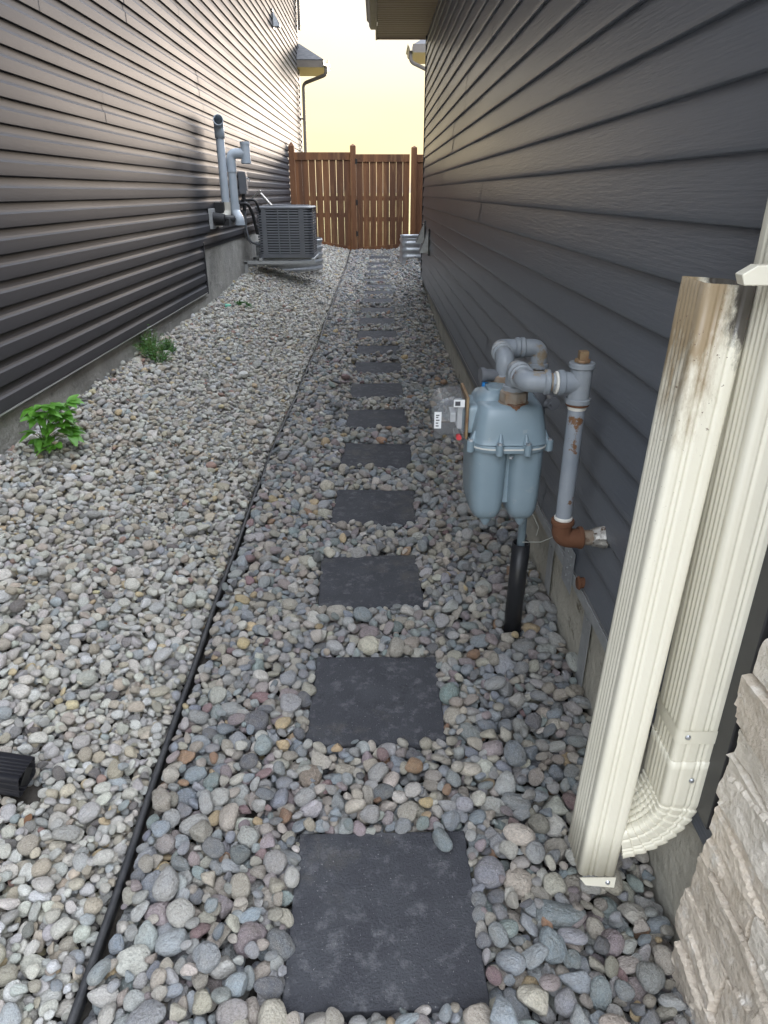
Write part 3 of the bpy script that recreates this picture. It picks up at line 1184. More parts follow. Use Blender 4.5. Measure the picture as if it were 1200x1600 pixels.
f1 = thing('fence', 'brown stained board fence between the left house and the gate', 'fence', (-1.1, FY, .45))
mb = MB()
post(mb, -1.735, FY, .3, TOPZ + .11, pt=.085)
mb.build('post', M['fence'], f1, 0, bevel=.003)
mb = MB()
post(mb, -.495, FY, .2, TOPZ + .115, pt=.04)
mb.build('post', M['fence'], f1, 0, bevel=.003)
panel(f1, -1.675, -.556, [.002, .006, .010, .010, .008, .009, .006], 4, (.50, .31))
g1 = thing('gate', 'brown wooden gate closing the path beside the centre post', 'gate', (.05, FY, .35))
panel(g1, -.435, .655, [.003, .005, .006, .005, .007, .004, .005], 6, (.29, .38), tz=TOPZ - .035, y=FY - .01, slope=1)
mb = MB()
for z in (.62, 1.22, 1.98):
    mb.box(-.463, -.41, FY - .052, FY - .035, z, z + .09)
    mb.tube([(-.447, FY - .056, z - .01), (-.447, FY - .056, z + .10)], .009, 8)
mb.split(2, 'hinge', M['ironmongery'], g1, 0)
f2 = thing('fence', 'short brown fence section beside the right house, behind the corrugated well', 'fence', (1, FY, .4))
mb = MB()
post(mb, .745, FY, .2, TOPZ + .085, pt=.035)
mb.build('post', M['fence'], f2, 0, bevel=.003)
panel(f2, .80, 1.24, [.010, .010], 8, (.36, .38), tz=TOPZ - .04)


# ------------------------------------------------------------------ corrugated window wells
def well(name, label, path, z0, z1, yflip=False):
    mb = MB()
    rings = []
    n = 40
    for k in range(n + 1):
        z = z0 + (z1 - z0) * k / n
        off = .010 * math.sin(k / n * math.tau * 4.5)
        ring = []
        for i, p in enumerate(path):
            a = Vector(path[max(i - 1, 0)])
            b = Vector(path[min(i + 1, len(path) - 1)])
            d = (b - a).normalized()
            nn = Vector((d.y, -d.x, 0))
            ring.append(Vector((p[0], p[1], z)) + nn * off)
        rings.append(ring)
    mb.loft(rings, cap=False, closed=False)
    o = mb.build(name, M['galv'], None, 60)
    so = o.modifiers.new('thickness', 'SOLIDIFY')
    so.thickness = .003
    tag(o, label, 'window well')
    return o


pth = fillet([(1.25, 12.9, 0), (.43, 12.9, 0), (.43, 14.2, 0), (1.25, 14.2, 0)], .12, 8)
well('window_well', 'shiny corrugated steel window well beside the far corner of the right house', pth, .22, .72)
pth = [(LW + .93 * math.sin(R(a)), 11.6 - .75 * math.cos(R(a)), 0) for a in range(0, 181, 9)]
well('window_well', 'corrugated steel window well half hidden behind the air conditioner', pth, .35, .80)


# ------------------------------------------------------------------ vent hoods
def hood(label, x, y, z, s, w_=.10, h=.24, d=.115, m=None, base=True):
    t = thing('vent_hood', label, 'vent hood', (x, y, z))
    m = m or M['galv']
    mb = MB()
    x1, x2 = x + s * .014, x + s * d
    yw = w_ / 2
    mb.add([(x1, y - yw * .35, z + h), (x1, y + yw * .35, z + h), (x2, y - yw, z + .03), (x2, y + yw, z + .03), (x2, y - yw, z), (x2, y + yw, z),
            (x1, y - yw, z), (x1, y + yw, z)],
           [(0, 1, 3, 2), (2, 3, 5, 4), (0, 2, 4, 6), (1, 7, 5, 3)])
    o = mb.build('cowl', m, t, 0)
    so = o.modifiers.new('thickness', 'SOLIDIFY')
    so.thickness = .002
    mb = MB()
    mb.box(*sorted((x, x + s * .013)), y - yw * 1.15, y + yw * 1.15, z - .03, z + h + .03)
    mb.build('wall_plate', M['trim_dark'], t, 0, bevel=.002)
    return t


hood('pale metal vent hood low on the right house, farther one of the pair', RW - .016, 9.55, 1.46 - .60, -1)
hood('pale metal vent hood low on the right house, nearer one of the pair', RW - .016, 8.75, 1.46 - .66, -1)
hp = atX(428, 42, LW + .03)
hood('small metal vent hood high on the left house', LW + .016, hp.y, hp.z, 1, w_=.14, h=.22, d=.12)

# ------------------------------------------------------------------ white vent pipes on the left wall
vt = thing('flue_pipe', 'tall grey vent pipe with an open elbow at its top on the left house', 'vent pipe', (-1.69, 8.3, 1.2))
mb = MB()
A = [(-1.80, 8.10, 1.20), (-1.69, 8.12, 1.20), (-1.685, 8.33, 1.30), (-1.685, 8.33, 2.08)]
mb.tube(fillet([(-1.685, 8.33, 1.32), (-1.685, 8.33, 2.02)], .05), .0445, 24)
mb.build('pipe', M['pvc'], vt, 40)
mb = MB()
mb.tube(fillet([(-1.685, 8.33, 1.98), (-1.685, 8.33, 2.12), (-1.66, 8.20, 2.145)], .07, 10), .052, 24, cap=False)
e_ = mb.build('elbow', M['pvc'], vt, 40)
so = e_.modifiers.new('thickness', 'SOLIDIFY')
so.thickness = .006
mb = MB()
mb.tube(fillet([(-1.84, 8.08, 1.16), (-1.70, 8.14, 1.18), (-1.685, 8.33, 1.24), (-1.685, 8.33, 1.36)], .07, 8), .052, 24)
mb.build('lower_elbow', M['pvc_old'], vt, 40)
vt2 = thing('flue_pipe', 'shorter grey vent pipe ending in a tee on the left house', 'vent pipe', (-1.6, 8.4, 1.2))
mb = MB()
mb.tube([(-1.60, 8.40, 1.30), (-1.60, 8.40, 1.72)], .0445, 24)
mb.build('pipe', M['pvc'], vt2, 40)
mb = MB()
mb.tube(fillet([(-1.60, 8.40, 1.66), (-1.60, 8.40, 1.84), (-1.47, 8.40, 1.84)], .09, 10), .052, 24)
mb.build('elbow', M['pvc'], vt2, 40)
mb = MB()
mb.tube([(-1.50, 8.40, 1.84), (-1.43, 8.40, 1.84)], .050, 24)
mb.tube([(-1.435, 8.40, 1.74), (-1.435, 8.40, 1.95)], .050, 24, cap=False)
for z in (1.745, 1.925):
    mb.tube([(-1.435, 8.40, z), (-1.435, 8.40, z + .03)], .055, 24)
mb.build('tee', M['pvc'], vt2, 40)
mb = MB()
mb.tube(fillet([(-1.60, 8.40, 1.34), (-1.60, 8.40, 1.26), (-1.545, 8.33, 1.18), (-1.545, 8.33, 1.13)], .05, 8), .052, 24, cap=False)
mb.tube([(-1.545, 8.33, 1.125), (-1.545, 8.33, 1.155)], .056, 24, cap=False)
e_ = mb.build('lower_elbow', M['pvc'], vt2, 40)
mb = MB()
mb.tube(fillet([(-1.80, 8.02, 1.20), (-1.66, 8.06, 1.20), (-1.62, 8.30, 1.19)], .05, 8), .038, 16)
mb.build('rubber_boot', M['black_rubber'], vt2, 40)
t_ = thing('wall_plate', 'black and white wall plate with rubber sleeve behind the vent pipes', 'wall plate', (LW, 8.0, 1.1))
mb = MB()
mb.box(LW + .012, LW + .045, 7.92, 8.12, 1.10, 1.30)
mb.box(LW + .012, LW + .05, 8.22, 8.42, 1.10, 1.36)
mb.split(1, 'back_plate', M['galv_dull'], t_, 0, bevel=.004)
mb = MB()
mb.tube([(LW + .03, 8.02, 1.21), (LW + .16, 8.02, 1.19)], .058, 20)
mb.box(LW + .02, LW + .20, 8.05, 8.32, 1.13, 1.20)
mb.box(LW + .02, LW + .12, 8.20, 8.30, 1.25, 1.36)
mb.build('sleeve', M['black_rubber'], t_, 35, bevel=.004)

# disconnect box and conduit
t_ = thing('disconnect_box', 'small grey electrical box with conduit on the left house above the air conditioner', 'electrical box', (LW, 9.9, 1.4))
b0, b1 = atX(388, 303, LW + .1), atX(395, 281, LW + .1)
mb = MB()
mb.box(LW + .014, LW + .105, 9.82, 9.96, b0.z, b0.z + .26)
mb.box(LW + .106, LW + .112, 9.83, 9.95, b0.z + .04, b0.z + .22)
mb.build('housing', M['grey_steel'], t_, 0, bevel=.006)
mb = MB()
mb.tube([(LW + .11, 9.88, b0.z + .19), (LW + .15, 9.86, b0.z + .17), (LW + .15, 9.86, b0.z + .14)], .006, 8)
mb.build('handle', M['galv'], t_, 40)
mb = MB()
mb.tube(fillet([(LW + .06, 9.86, b0.z + .02), (LW + .06, 9.86, 1.00), (LW + .09, 9.86, .86), (LW + .19, 10.02, .80)], .2, 10), .014, 12)
mb.tube(fillet([(LW + .03, 9.90, b0.z + .02), (LW + .03, 9.90, .92), (LW + .08, 10.0, .82)], .1, 8), .006, 8)
mb.build('conduit', M['grey_steel'], t_, 40)
mb = MB()
mb.tube([(LW + .06, 9.86, b0.z + .02), (LW + .06, 9.86, b0.z - .20)], .022, 12)
mb.build('fitting', M['black_rubber'], t_, 40)
t_ = thing('line_set', 'black insulated refrigerant lines looping from the wall to the air conditioner', 'refrigerant line', (LW + .1, 9.9, 1.2))
mb = MB()
mb.tube(fillet([(LW + .0, 9.75, 1.32), (LW + .12, 9.75, 1.33), (LW + .16, 9.85, 1.20), (LW + .19, 9.95, .95)], .06, 8), .02, 12)
mb.tube(fillet([(LW + .0, 9.9, 1.36), (LW + .2, 9.9, 1.37), (LW + .24, 9.98, 1.22)], .06, 8), .016, 12)
mb.split(1, 'hose', M['black_rubber'], t_, 40)
mb = MB()
mb.tube([(LW + .02, 10.1, 1.30), (LW + .26, 10.0, 1.48)], .011, 10)
mb.tube([(LW + .2, 10.4, 1.44), (LW + .36, 10.3, 1.28)], .018, 10)
mb.split(1, 'foil_wrap', M['silver_tape'], t_, 40)

# ------------------------------------------------------------------ air conditioner
AX0, AX1, AY0, AY1, AZ0, AZ1 = -1.635, -.885, 9.98, 10.73, .645, 1.275
ac = thing('air_conditioner', 'grey louvred air conditioner standing on a wall bracket by the left house', 'air conditioner', ((AX0 + AX1) / 2, (AY0 + AY1) / 2, AZ0))


def rr_ring(x0, x1, y0, y1, r, z, n=6):
    cx, cy = (x0 + x1) / 2, (y0 + y1) / 2
    return [Vector((cx + a, cy + b, z)) for a, b in round_rect(x1 - x0, y1 - y0, r, n)]


mb = MB()
mb.loft([rr_ring(AX0 + .03, AX1 - .03, AY0 + .03, AY1 - .03, .05, AZ0 + .04), rr_ring(AX0 + .03, AX1 - .03, AY0 + .03, AY1 - .03, .05, AZ1 - .03)])
mb.build('coil', M['coil'], ac, 30)
mb = MB()
nsl = 17
for k in range(nsl):
    z = AZ0 + .055 + (AZ1 - AZ0 - .10) * k / (nsl - 1)
    o1 = rr_ring(AX0, AX1, AY0, AY1, .07, z)
    o2 = rr_ring(AX0 + .004, AX1 - .004, AY0 + .004, AY1 - .004, .066, z + .017)
    i1 = rr_ring(AX0 + .012, AX1 - .012, AY0 + .012, AY1 - .012, .06, z + .019)
    i2 = rr_ring(AX0 + .010, AX1 - .010, AY0 + .010, AY1 - .010, .06, z + .002)
    mb.loft([o1, o2, i1, i2, o1], cap=False)
mb.build('louvre', M['grey_steel'], ac, 40)
mb = MB()
W_ = AX1 - AX0
for f, w_ in ((.10, .06), (.385, .014), (.575, .014), (.765, .065)):
    x = AX0 + W_ * f
    mb.box(x, x + w_, AY0 - .004, AY0 + .012, AZ0 + .03, AZ1 - .02)
for f in (.10, .5, .82):
    y = AY0 + W_ * f
    mb.box(AX1 - .012, AX1 + .004, y, y + .05, AZ0 + .03, AZ1 - .02)
mb.split(1, 'mullion', M['grey_steel'], ac, 0, bevel=.002)
mb = MB()
mb.loft([rr_ring(AX0 - .008, AX1 + .008, AY0 - .008, AY1 + .008, .075, AZ1 - .018), rr_ring(AX0 - .010, AX1 + .010, AY0 - .010, AY1 + .010, .075, AZ1 + .0),
         rr_ring(AX0 + .01, AX1 - .01, AY0 + .01, AY1 - .01, .065, AZ1 + .012)])
cx, cy = (AX0 + AX1) / 2, (AY0 + AY1) / 2
for k in range(7):
    r_ = .06 + .045 * k
    mb.tube([(cx + r_ * math.cos(R(a)), cy + r_ * math.sin(R(a)), AZ1 + .022) for a in range(0, 361, 15)], .004, 6)
mb.build('top_cap', M['grey_steel'], ac, 30)
mb = MB()
mb.loft([rr_ring(AX0 - .006, AX1 + .006, AY0 - .006, AY1 + .006, .075, AZ0), rr_ring(AX0 - .006, AX1 + .006, AY0 - .006, AY1 + .006, .075, AZ0 + .045)])
mb.build('base_pan', M['grey_steel'], ac, 30)
br = thing('bracket', 'grey steel wall bracket carrying the air conditioner', 'bracket', (-1.5, 10.1, .4))
for y in (9.90, 10.62):
    mb = MB()
    mb.box(LW - .01, AX1 + .03, y, y + .045, .600, .606)
    mb.box(LW - .01, AX1 + .03, y, y + .005, .57, .600)
    mb.box(LW - .01, LW + .03, y, y + .045, .40, .598)
    mb.build('arm', M['galv_dull'], br, 0)
mb = MB()
mb.box(AX1 - .02, AX1 + .02, 9.895, 10.67, .608, .640)
mb.box(AX0 + .02, AX0 + .06, 9.895, 10.67, .608, .640)
mb.split(1, 'cross_bar', M['galv_dull'], br, 0)

# ------------------------------------------------------------------ gas meter
gm = thing('gas_meter', 'blue grey gas meter with rust stained pipes beside the right house', 'gas meter', (.36, 1.86, .6))
MX, MY = .358, 1.865


def sup(cx, cy, ax, ay, z, p=3.2, n=40, shx=0.):
    out = []
    for k in range(n):
        a = math.tau * k / n
        c, s_ = math.cos(a), math.sin(a)
        r = (abs(c) ** p + abs(s_) ** p) ** (-1 / p)
        out.append(Vector((cx + ax * r * c + shx, cy + ay * r * s_, z)))
    return out


mb = MB()
for cx, w_ in ((MX - .051, .052), (MX + .050, .050)):
    P5 = 3.8
    mb.loft([sup(cx, MY, w_ * f, .124 * g_, z, P5) for f, g_, z in ((.30, .6, .606), (.52, .78, .609), (.72, .88, .616), (.86, .95, .628), (.95, .98, .648), (1., 1., .68), (1.03, 1, .75), (1.04, 1, .832))])
    mb.loft([sup(cx, MY - .092, .007, .006, .590, 2, 12), sup(cx, MY - .088, .016, .016, .603, 2, 12), sup(cx, MY - .086, .030, .026, .64, 2, 12), sup(cx, MY - .09, .034, .028, .68, 2, 12)])
mb.box(MX - .03, MX + .03, MY - .095, MY + .095, .66, .83)
mb.build('casing', M['meter'], gm, 50)
mb = MB()
mb.loft([sup(MX - .002, MY, .108, .140, .823, 4), sup(MX - .002, MY, .110, .142, .829, 4), sup(MX - .002, MY, .110, .142, .836, 4), sup(MX - .002, MY, .108, .140, .842, 4)])
rim = mb.build('rim', M['meter'], gm, 50)
mb = MB()
mb.loft([sup(MX - .002, MY, .1115, .1435, .8325, 4), sup(MX - .002, MY, .1115, .1435, .8365, 4)])
mb.build('gasket', M['gasket'], gm, 50)
mb = MB()
mb.loft([sup(MX, MY, x_, y_, z_, 6.5) for x_, y_, z_ in ((.107, .138, .842), (.103, .134, .848), (.101, .131, .862), (.097, .126, .888), (.092, .119, .915), (.088, .113, .931), (.083, .108, .940), (.075, .100, .9445), (.04, .06, .9455))])
# raised shoulder over the index side
mb.loft([sup(MX - .062, MY, .046, .072, .85, 3), sup(MX - .058, MY, .044, .066, .90, 3), sup(MX - .050, MY, .036, .056, .945, 3), sup(MX - .042, MY, .026, .046, .962, 3),
         sup(MX - .036, MY, .012, .030, .968, 3)])
mb.loft([sup(MX - .090, MY, .038, .066, z_, 5) for z_ in (.855, .92)] + [sup(MX - .086, MY, .032, .060, .932, 5)])
c_ = mb.build('cover', M['meter'], gm, 50, bevel=.006, seg=3)
mb = MB()
mb.loft([sup(MX - .03, MY + .005, .030, .038, .955, 5, 24), sup(MX - .03, MY + .005, .028, .036, .972, 5, 24)])
mb.build('top_plate', M['meter'], gm, 40)
mb = MB()
for (bx, by) in [(-.034, -.147), (.042, -.147), (.108, -.105), (-.108, -.112), (.108, .1), (-.034, .147), (.042, .147), (-.108, .1)]:
    mb.tube([(MX + bx, MY + by * .98, .820), (MX + bx, MY + by * .98, .849)], .0105, 14)
    mb.tube([(MX + bx * .94, MY + by * .93, .84), (MX + bx * .89, MY + by * .88, .874)], [.012, .003], 12)
mb.split(2, 'bolt_boss', M['meter'], gm, 40)
mb = MB()
for (bx, by) in [(-.034, -.147), (.042, -.147), (.108, -.105), (-.108, -.112)]:
    mb.tube([(MX + bx, MY + by * .98, .849), (MX + bx, MY + by * .98, .855)], .0075, 6)
mb.tube([(MX - .002, MY - .146, .812), (MX - .002, MY - .146, .818)], .006, 8)
mb.split(1, 'bolt', M['zinc'], gm, 20)
# index with its clear cover
ib = MB()
ib.box(.238, .246, MY - .078, MY + .078, .842, .962)
ix = ib.build('index_plate', M['brass'], gm, 0, bevel=.003)
mb = MB()
mb.box(.218, .237, MY - .045, MY + .045, .862, .925)
mb.box(.200, .217, MY - .030, MY + .030, .876, .905)
mb.build('index_body', M['dial'], ix, 0, bevel=.003)
mb = MB()
prof = [(.238, .850), (.170, .850), (.150, .862), (.147, .920), (.166, .950), (.205, .958), (.238, .958)]
rings = []
for yy_ in (MY - .066, MY + .066):
    rings.append([Vector((x, yy_, z)) for x, z in prof])
mb.loft(rings)
cv = mb.build('clear_cover', M['glass'], ix, 0, bevel=.008, seg=3)
mb = MB()
mb.box(.2045, .234, MY - .0700, MY - .0672, .932, .952)
mb.box(.153, .172, MY - .0700, MY - .0672, .872, .918)
mb.split(1, 'sticker', M['paper'], ix, 0)
mb = MB()
mb.box(.208, .222, MY - .0712, MY - .0702, .936, .948)
mb.build('code_print', M['ink'], ix, 0)
mb = MB()
for z in (.878, .886, .894, .902, .908):
    mb.box(.157, .157 + random.uniform(.006, .012), MY - .0712, MY - .0702, z, z + .003)
mb.build('print', M['ink'], ix, 0)
mb = MB()
mb.tube([(.222, MY - .074, .846), (.222, MY - .058, .846)], .0075, 10)
mb.build('seal', M['red'], ix, 40)
mb = MB()
mb.box(MX - .101, MX - .0985, MY - .08, MY - .02, .75, .80)
mb.build('warning_tag', M['red'], gm, 0)

# pipework
PRr = .0212


def run(mat_pipe, pts, r, R_, elbows, parent=gm, n=22):
    mb = MB()
    mb.tube(fillet(pts, R_, 8), r, n)
    mb.build('pipe', mat_pipe, parent, 40)
    pv = [Vector(p) for p in pts]
    for i in elbows:
        a, b, c = pv[i - 1], pv[i], pv[i + 1]
        d1, d2 = (a - b).normalized(), (c - b).normalized()
        L = R_ + r * .55
        mb = MB()
        mb.tube(fillet([b + d1 * L, b, b + d2 * L], R_, 10), r * 1.24, n)
        for d in (d1, d2):
            mb.tube([b + d * (L - .003), b + d * L, b + d * (L + .011), b + d * (L + .013)], [r * 1.30, r * 1.46, r * 1.46, r * 1.34], n)
        mb.build('elbow', M['fitting'], parent, 40)
        mb = MB()
        for d in (d1, d2):
            mb.tube([b + d * (L + .012), b + d * (L + .013), b + d * (L + .018), b + d * (L + .019)], [r * 1.02, r * 1.10, r * 1.08, r * 1.01], n)
        mb.split(1, 'thread_rust', M['rusty'], parent, 40)


def ring_(mb, p, d, r, l, n=22):
    p, d = Vector(p), Vector(d).normalized()
    mb.tube([p, p + d * .002, p + d * (l - .002), p + d * l], [r * .94, r, r, r * .94], n)


ZP = 1.035
# outlet: nipple on the near side, towards the camera, then right to the tee
run(M['pipe'], [(.366, 1.80, .94), (.366, 1.80, ZP), (.366, 1.665, ZP), (.497, 1.655, ZP)], PRr, .034, [1, 2])
mb = MB()
mb.tube([(.366, 1.80, .945), (.366, 1.80, .952), (.366, 1.80, .975), (.366, 1.80, .980)], [.036, .0385, .0385, .030], 8)
mb.tube([(.366, 1.80, .938), (.366, 1.80, .946)], .041, 24)
mb.build('union_nut', M['rusty'], gm, 25)
mb = MB()                                            # rust run from the nut down the slope of the cover
vs, fs = [], []
NR = 14
prf = [(1.772, .9462, 1.), (1.766, .9452, .85), (1.760, .9425, .62), (1.755, .9385, .5), (1.7495, .931, .25)]
for i in range(NR + 1):
    f = i / NR
    reach = .30 + .70 * math.exp(-((f - .45) / .30) ** 2) * (1 + .18 * math.sin(i * 2.3))
    for y_, z_, k_ in prf:
        q = 1.772 + (y_ - 1.772) * reach
        zq = np.interp(-q, [-1.772, -1.766, -1.760, -1.755, -1.7495], [.9462, .9455, .9432, .9395, .932])
        vs.append((.344 + .048 * f, q, float(zq) + .0022))
for i in range(NR):
    for k in range(4):
        a_ = i * 5 + k
        fs.append((a_, a_ + 1, a_ + 6, a_ + 5))
mb.add(vs, fs)
mb.build('rust_stain', M['rust'], c_, 0)
# tee
TX, TY = .497, 1.655
mb = MB()
mb.tube([(TX, TY, ZP - .040), (TX, TY, ZP + .040)], PRr * 1.26, 24)
mb.tube([(TX - .045, TY, ZP), (TX, TY, ZP)], PRr * 1.24, 24)
ring_(mb, (TX, TY, ZP - .052), (0, 0, 1), PRr * 1.48, .014)
ring_(mb, (TX, TY, ZP + .036), (0, 0, 1), PRr * 1.48, .014)
ring_(mb, (TX - .056, TY, ZP), (1, 0, 0), PRr * 1.48, .016)
mb.build('tee', M['fitting'], gm, 40)
mb = MB()
mb.tube([(TX, TY, ZP + .050), (TX, TY, ZP + .058)], .020, 8)
mb.box(TX - .011, TX + .011, TY - .011, TY + .011, ZP + .056, ZP + .078)
mb.build('plug', M['brass'], gm, 20, bevel=.002)
mb = MB()
ring_(mb, (TX - .062, TY, ZP), (1, 0, 0), PRr * 1.34, .006)
ring_(mb, (TX, TY, ZP - .068), (0, 0, 1), PRr * 1.10, .016)
mb.split(1, 'thread_tape', M['tape'], gm, 40)
mb = MB()
ring_(mb, (TX, TY, ZP - .058), (0, 0, 1), PRr * 1.36, .007)
mb.build('rust_band', M['rust'], gm, 40)
zl = atY(888, 840, TY).z
mb = MB()
mb.tube([(TX, TY, ZP - .04), (TX, TY, zl + .03)], PRr, 24)
mb.build('drop_pipe', M['pipe'], gm, 40)
mb = MB()
mb.tube(fillet([(TX, TY, zl + .048), (TX, TY, zl), (TX + .05, TY - .005, zl)], .034, 10), PRr * 1.25, 24)
ring_(mb, (TX, TY, zl + .042), (0, 0, 1), PRr * 1.46, .014)
ring_(mb, (TX + .046, TY, zl), (1, 0, 0), PRr * 1.46, .012)
mb.build('rusty_elbow', M['rust'], gm, 40)
mb = MB()
mb.tube([(TX + .04, TY, zl), (RW + .01, TY, zl)], PRr, 24)
mb.build('wall_pipe', M['rusty'], gm, 40)
mb = MB()
ring_(mb, (TX, TY, zl + .055), (0, 0, 1), PRr * 1.14, .010)
mb.split(1, 'thread_tape', M['tape'], gm, 40)
mb = MB()
rings = []
for k, (x, r_) in enumerate([(RW - .050, .0215), (RW - .046, .0245), (RW - .030, .027), (RW - .014, .030)]):
    rings.append([Vector((x + random.uniform(-.003, .003), TY + r_ * math.cos(a * math.tau / 20) * random.uniform(.85, 1.1), zl + r_ * math.sin(a * math.tau / 20) * random.uniform(.85, 1.15))) for a in range(20)])
mb.loft(rings)
mb.build('foil_collar', M['silver_tape'], gm, 20)
# inlet: riser out of the ground behind the meter
RX, RY = .487, 2.07
run(M['pipe'], [(RX, RY, .80), (RX, RY, ZP), (.366, RY, ZP), (.360, 1.93, ZP), (.360, 1.93, .945)], PRr, .036, [1, 2, 3])
mb = MB()
mb.tube([(RX, RY, .35), (RX, RY, .80)], .0135, 16)
mb.build('riser', M['meter'], gm, 40)
mb = MB()
mb.tube([(RX, RY, .76), (RX, RY, .78), (RX, RY, .92), (RX, RY, .93)], [.022, .034, .034, .03], 20)
mb.tube([(RX, RY + .0, .855), (RX + .05, RY - .02, .87)], .014, 12)
ring_(mb, (RX, RY, .765), (0, 0, 1), .037, .018)
mb.tube([(RX + .052, RY - .03, .87), (RX + .052, RY + .012, .87)], .02, 16)
mb.build('shutoff_valve', M['grey_steel'], gm, 40)
mb = MB()
mb.tube([(.360, 1.93, .950), (.360, 1.93, .957), (.360, 1.93, .985), (.360, 1.93, .990)], [.034, .037, .037, .028], 8)
mb.box(.338, .372, 1.905, 1.955, .955, .985)
mb.build('union_nut', M['rusty'], gm, 25)
mb = MB()
mb.tube([(.350, 1.93, .985), (.300, 1.92, .990)], .017, 16)
mb.tube([(.302, 1.92, .990), (.290, 1.918, .990)], .021, 16)
mb.build('test_port', M['grey_steel'], gm, 40)
mb = MB()
mb.tube([(.303, 1.90, .952), (.303, 1.90, .972)], .010, 14)
mb.build('blue_cap', M['blue'], gm, 40)
mb = MB()
mb.tube(fillet([(RX - .02, RY - .017, .52), (RX + .02, RY - .03, .50), (RX + .05, RY - .02, .44), (RX + .05, RY, .40)], .02, 6), .0016, 6)
mb.tube([(RX + .016 * math.cos(R(a)), RY + .016 * math.sin(R(a)), .525 + a * .00001) for a in range(0, 720, 20)], .0018, 6)
mb.tube([(RX + .016 * math.cos(R(a)), RY + .016 * math.sin(R(a)), .54) for a in range(0, 361, 20)], .0018, 6)
mb.tube([(RX, RY - .02, .385), (RX + .06, RY - .03, .39), (RX + .12, RY, .40)], .0014, 6)
mb.build('tracer_wire', M['wire'], gm, 40)

sv = MB()
lean = atY(800, 982, RY)
sv.tube([(RX - .004, RY, -.05), (RX - .001, RY, .20), (RX + .001, RY, .372)], .0305, 28, cap=False)
o = sv.build('pipe_sleeve', M['black_pipe'], None, 40)
so = o.modifiers.new('thickness', 'SOLIDIFY')
so.thickness = .004
tag(o, 'black plastic sleeve round the gas riser under the meter', 'pipe sleeve')

# ------------------------------------------------------------------ steel plates on the foundation
def plate(label, y0, y1, z0, z1, x=RW + .012, holes=(), m=None):
    mb = MB()
    mb.box(x - .0018, x, y0, y1, z0, z1)
    t = thing('steel_plate', label, 'steel plate', (x, (y0 + y1) / 2, z0))
    mb.build('plate', m or M['galv_dull'], t, 0)
    mb = MB()
    for hy, hz in holes:
        mb.tube([(x - .0022, hy, hz), (x - .0045, hy, hz)], .004, 10)
    mb.split(1, 'screw', M['zinc'], t, 20)
    return t


yc = 1.90
plate('galvanised nailing plate with a grid of holes, standing up from the siding edge', yc - .05, yc + .06, .30, .445, x=RW - .022,
      holes=[(yc - .02 + .035 * i, .335 + .028 * j) for i in range(2) for j in range(4)], m=M['galv'])
plate('long galvanised strap on the foundation behind the cream downspout', 1.72, 1.79, .02, .355, x=RW + .012, holes=[(1.755, .27), (1.755, .31)])
plate('short galvanised strap on the foundation under the gas meter', 2.20, 2.27, .08, .355, x=RW + .012, holes=[(2.235, .27)])
mb = MB()
mb.box(RW - .020, RW - .017, 1.20, 2.6, .335, .372)
mb.box(RW - .017, RW + .015, 1.20, 2.6, .335, .338)
tag(mb.build('flashing_strip', M['galv_dull'], None, 0), 'grey metal drip strip along the lower edge of the right siding', 'flashing strip')
mb = MB()
mb.tube([(RW + .01, 1.76, .40), (RW - .03, 1.76, .398)], .017, 16)
mb.tube([(RW - .03, 1.76, .398), (RW - .036, 1.76, .398)], [.022, .017], 16)
tag(mb.build('pipe_stub', M['rust'], None, 40), 'short rusty pipe stub poking out below the gas pipe', 'pipe stub')

# ------------------------------------------------------------------ cream downspout
def ds_profile(wx, wy, r_=.010, amp=.0024):
    """section in (x, y) with pressed grooves"""
    pts = []
    def side(p0, p1, nrm, grooves):
        n = 44
        for k in range(n):
            f = k / n
            x, y = p0[0] + (p1[0] - p0[0]) * f, p0[1] + (p1[1] - p0[1]) * f
            o_ = 0
            for gc, gw in grooves:
                q = (f - gc) / gw
                if abs(q) < 1:
                    o_ -= amp * .5 * (1 + math.cos(math.pi * q))
            pts.append((x + nrm[0] * o_, y + nrm[1] * o_))
    a, b = wx / 2, wy / 2
    def arc(cx, cy, a0):
        for k in range(5):
            t = R(a0 + 90 * k / 5)
            pts.append((cx + r_ * math.cos(t), cy + r_ * math.sin(t)))
    wide = [(.14, .06), (.30, .06), (.46, .06), (.62, .06), (.80, .06)]
    nar = [(.20, .09), (.36, .09), (.80, .09)]
    side((-a + r_, -b), (a - r_, -b), (0, -1), nar)          # near face
    arc(a - r_, -b + r_, -90)
    side((a, -b + r_), (a, b - r_), (1, 0), wide)
    arc(a - r_, b - r_, 0)
    side((a - r_, b), (-a + r_, b), (0, 1), nar)
    arc(-a + r_, b - r_, 90)
    side((-a, b - r_), (-a, -b + r_), (-1, 0), wide)
    arc(-a + r_, -b + r_, 180)
    return pts


def sweep(mb, path, prof, scales=None, cap=False):
    """path in the x-z plane at constant y; prof x axis lies in the path's normal"""
    path = [Vector(p) for p in path]
    rings = []
    for i, p in enumerate(path):
        d = (path[min(i + 1, len(path) - 1)] - path[max(i - 1, 0)]).normalized()
        nx = Vector((d.z, 0, -d.x))
        if nx.length < .01:
            nx = Vector((1, 0, 0))
        nx.normalize()
        if d.z < 0:
            nx = -nx if False else nx
        s_ = scales[i] if scales else 1
        rings.append([p + nx * (a * s_) + Vector((0, b * s_, 0)) for a, b in prof])
    return mb.loft(rings, cap=cap)


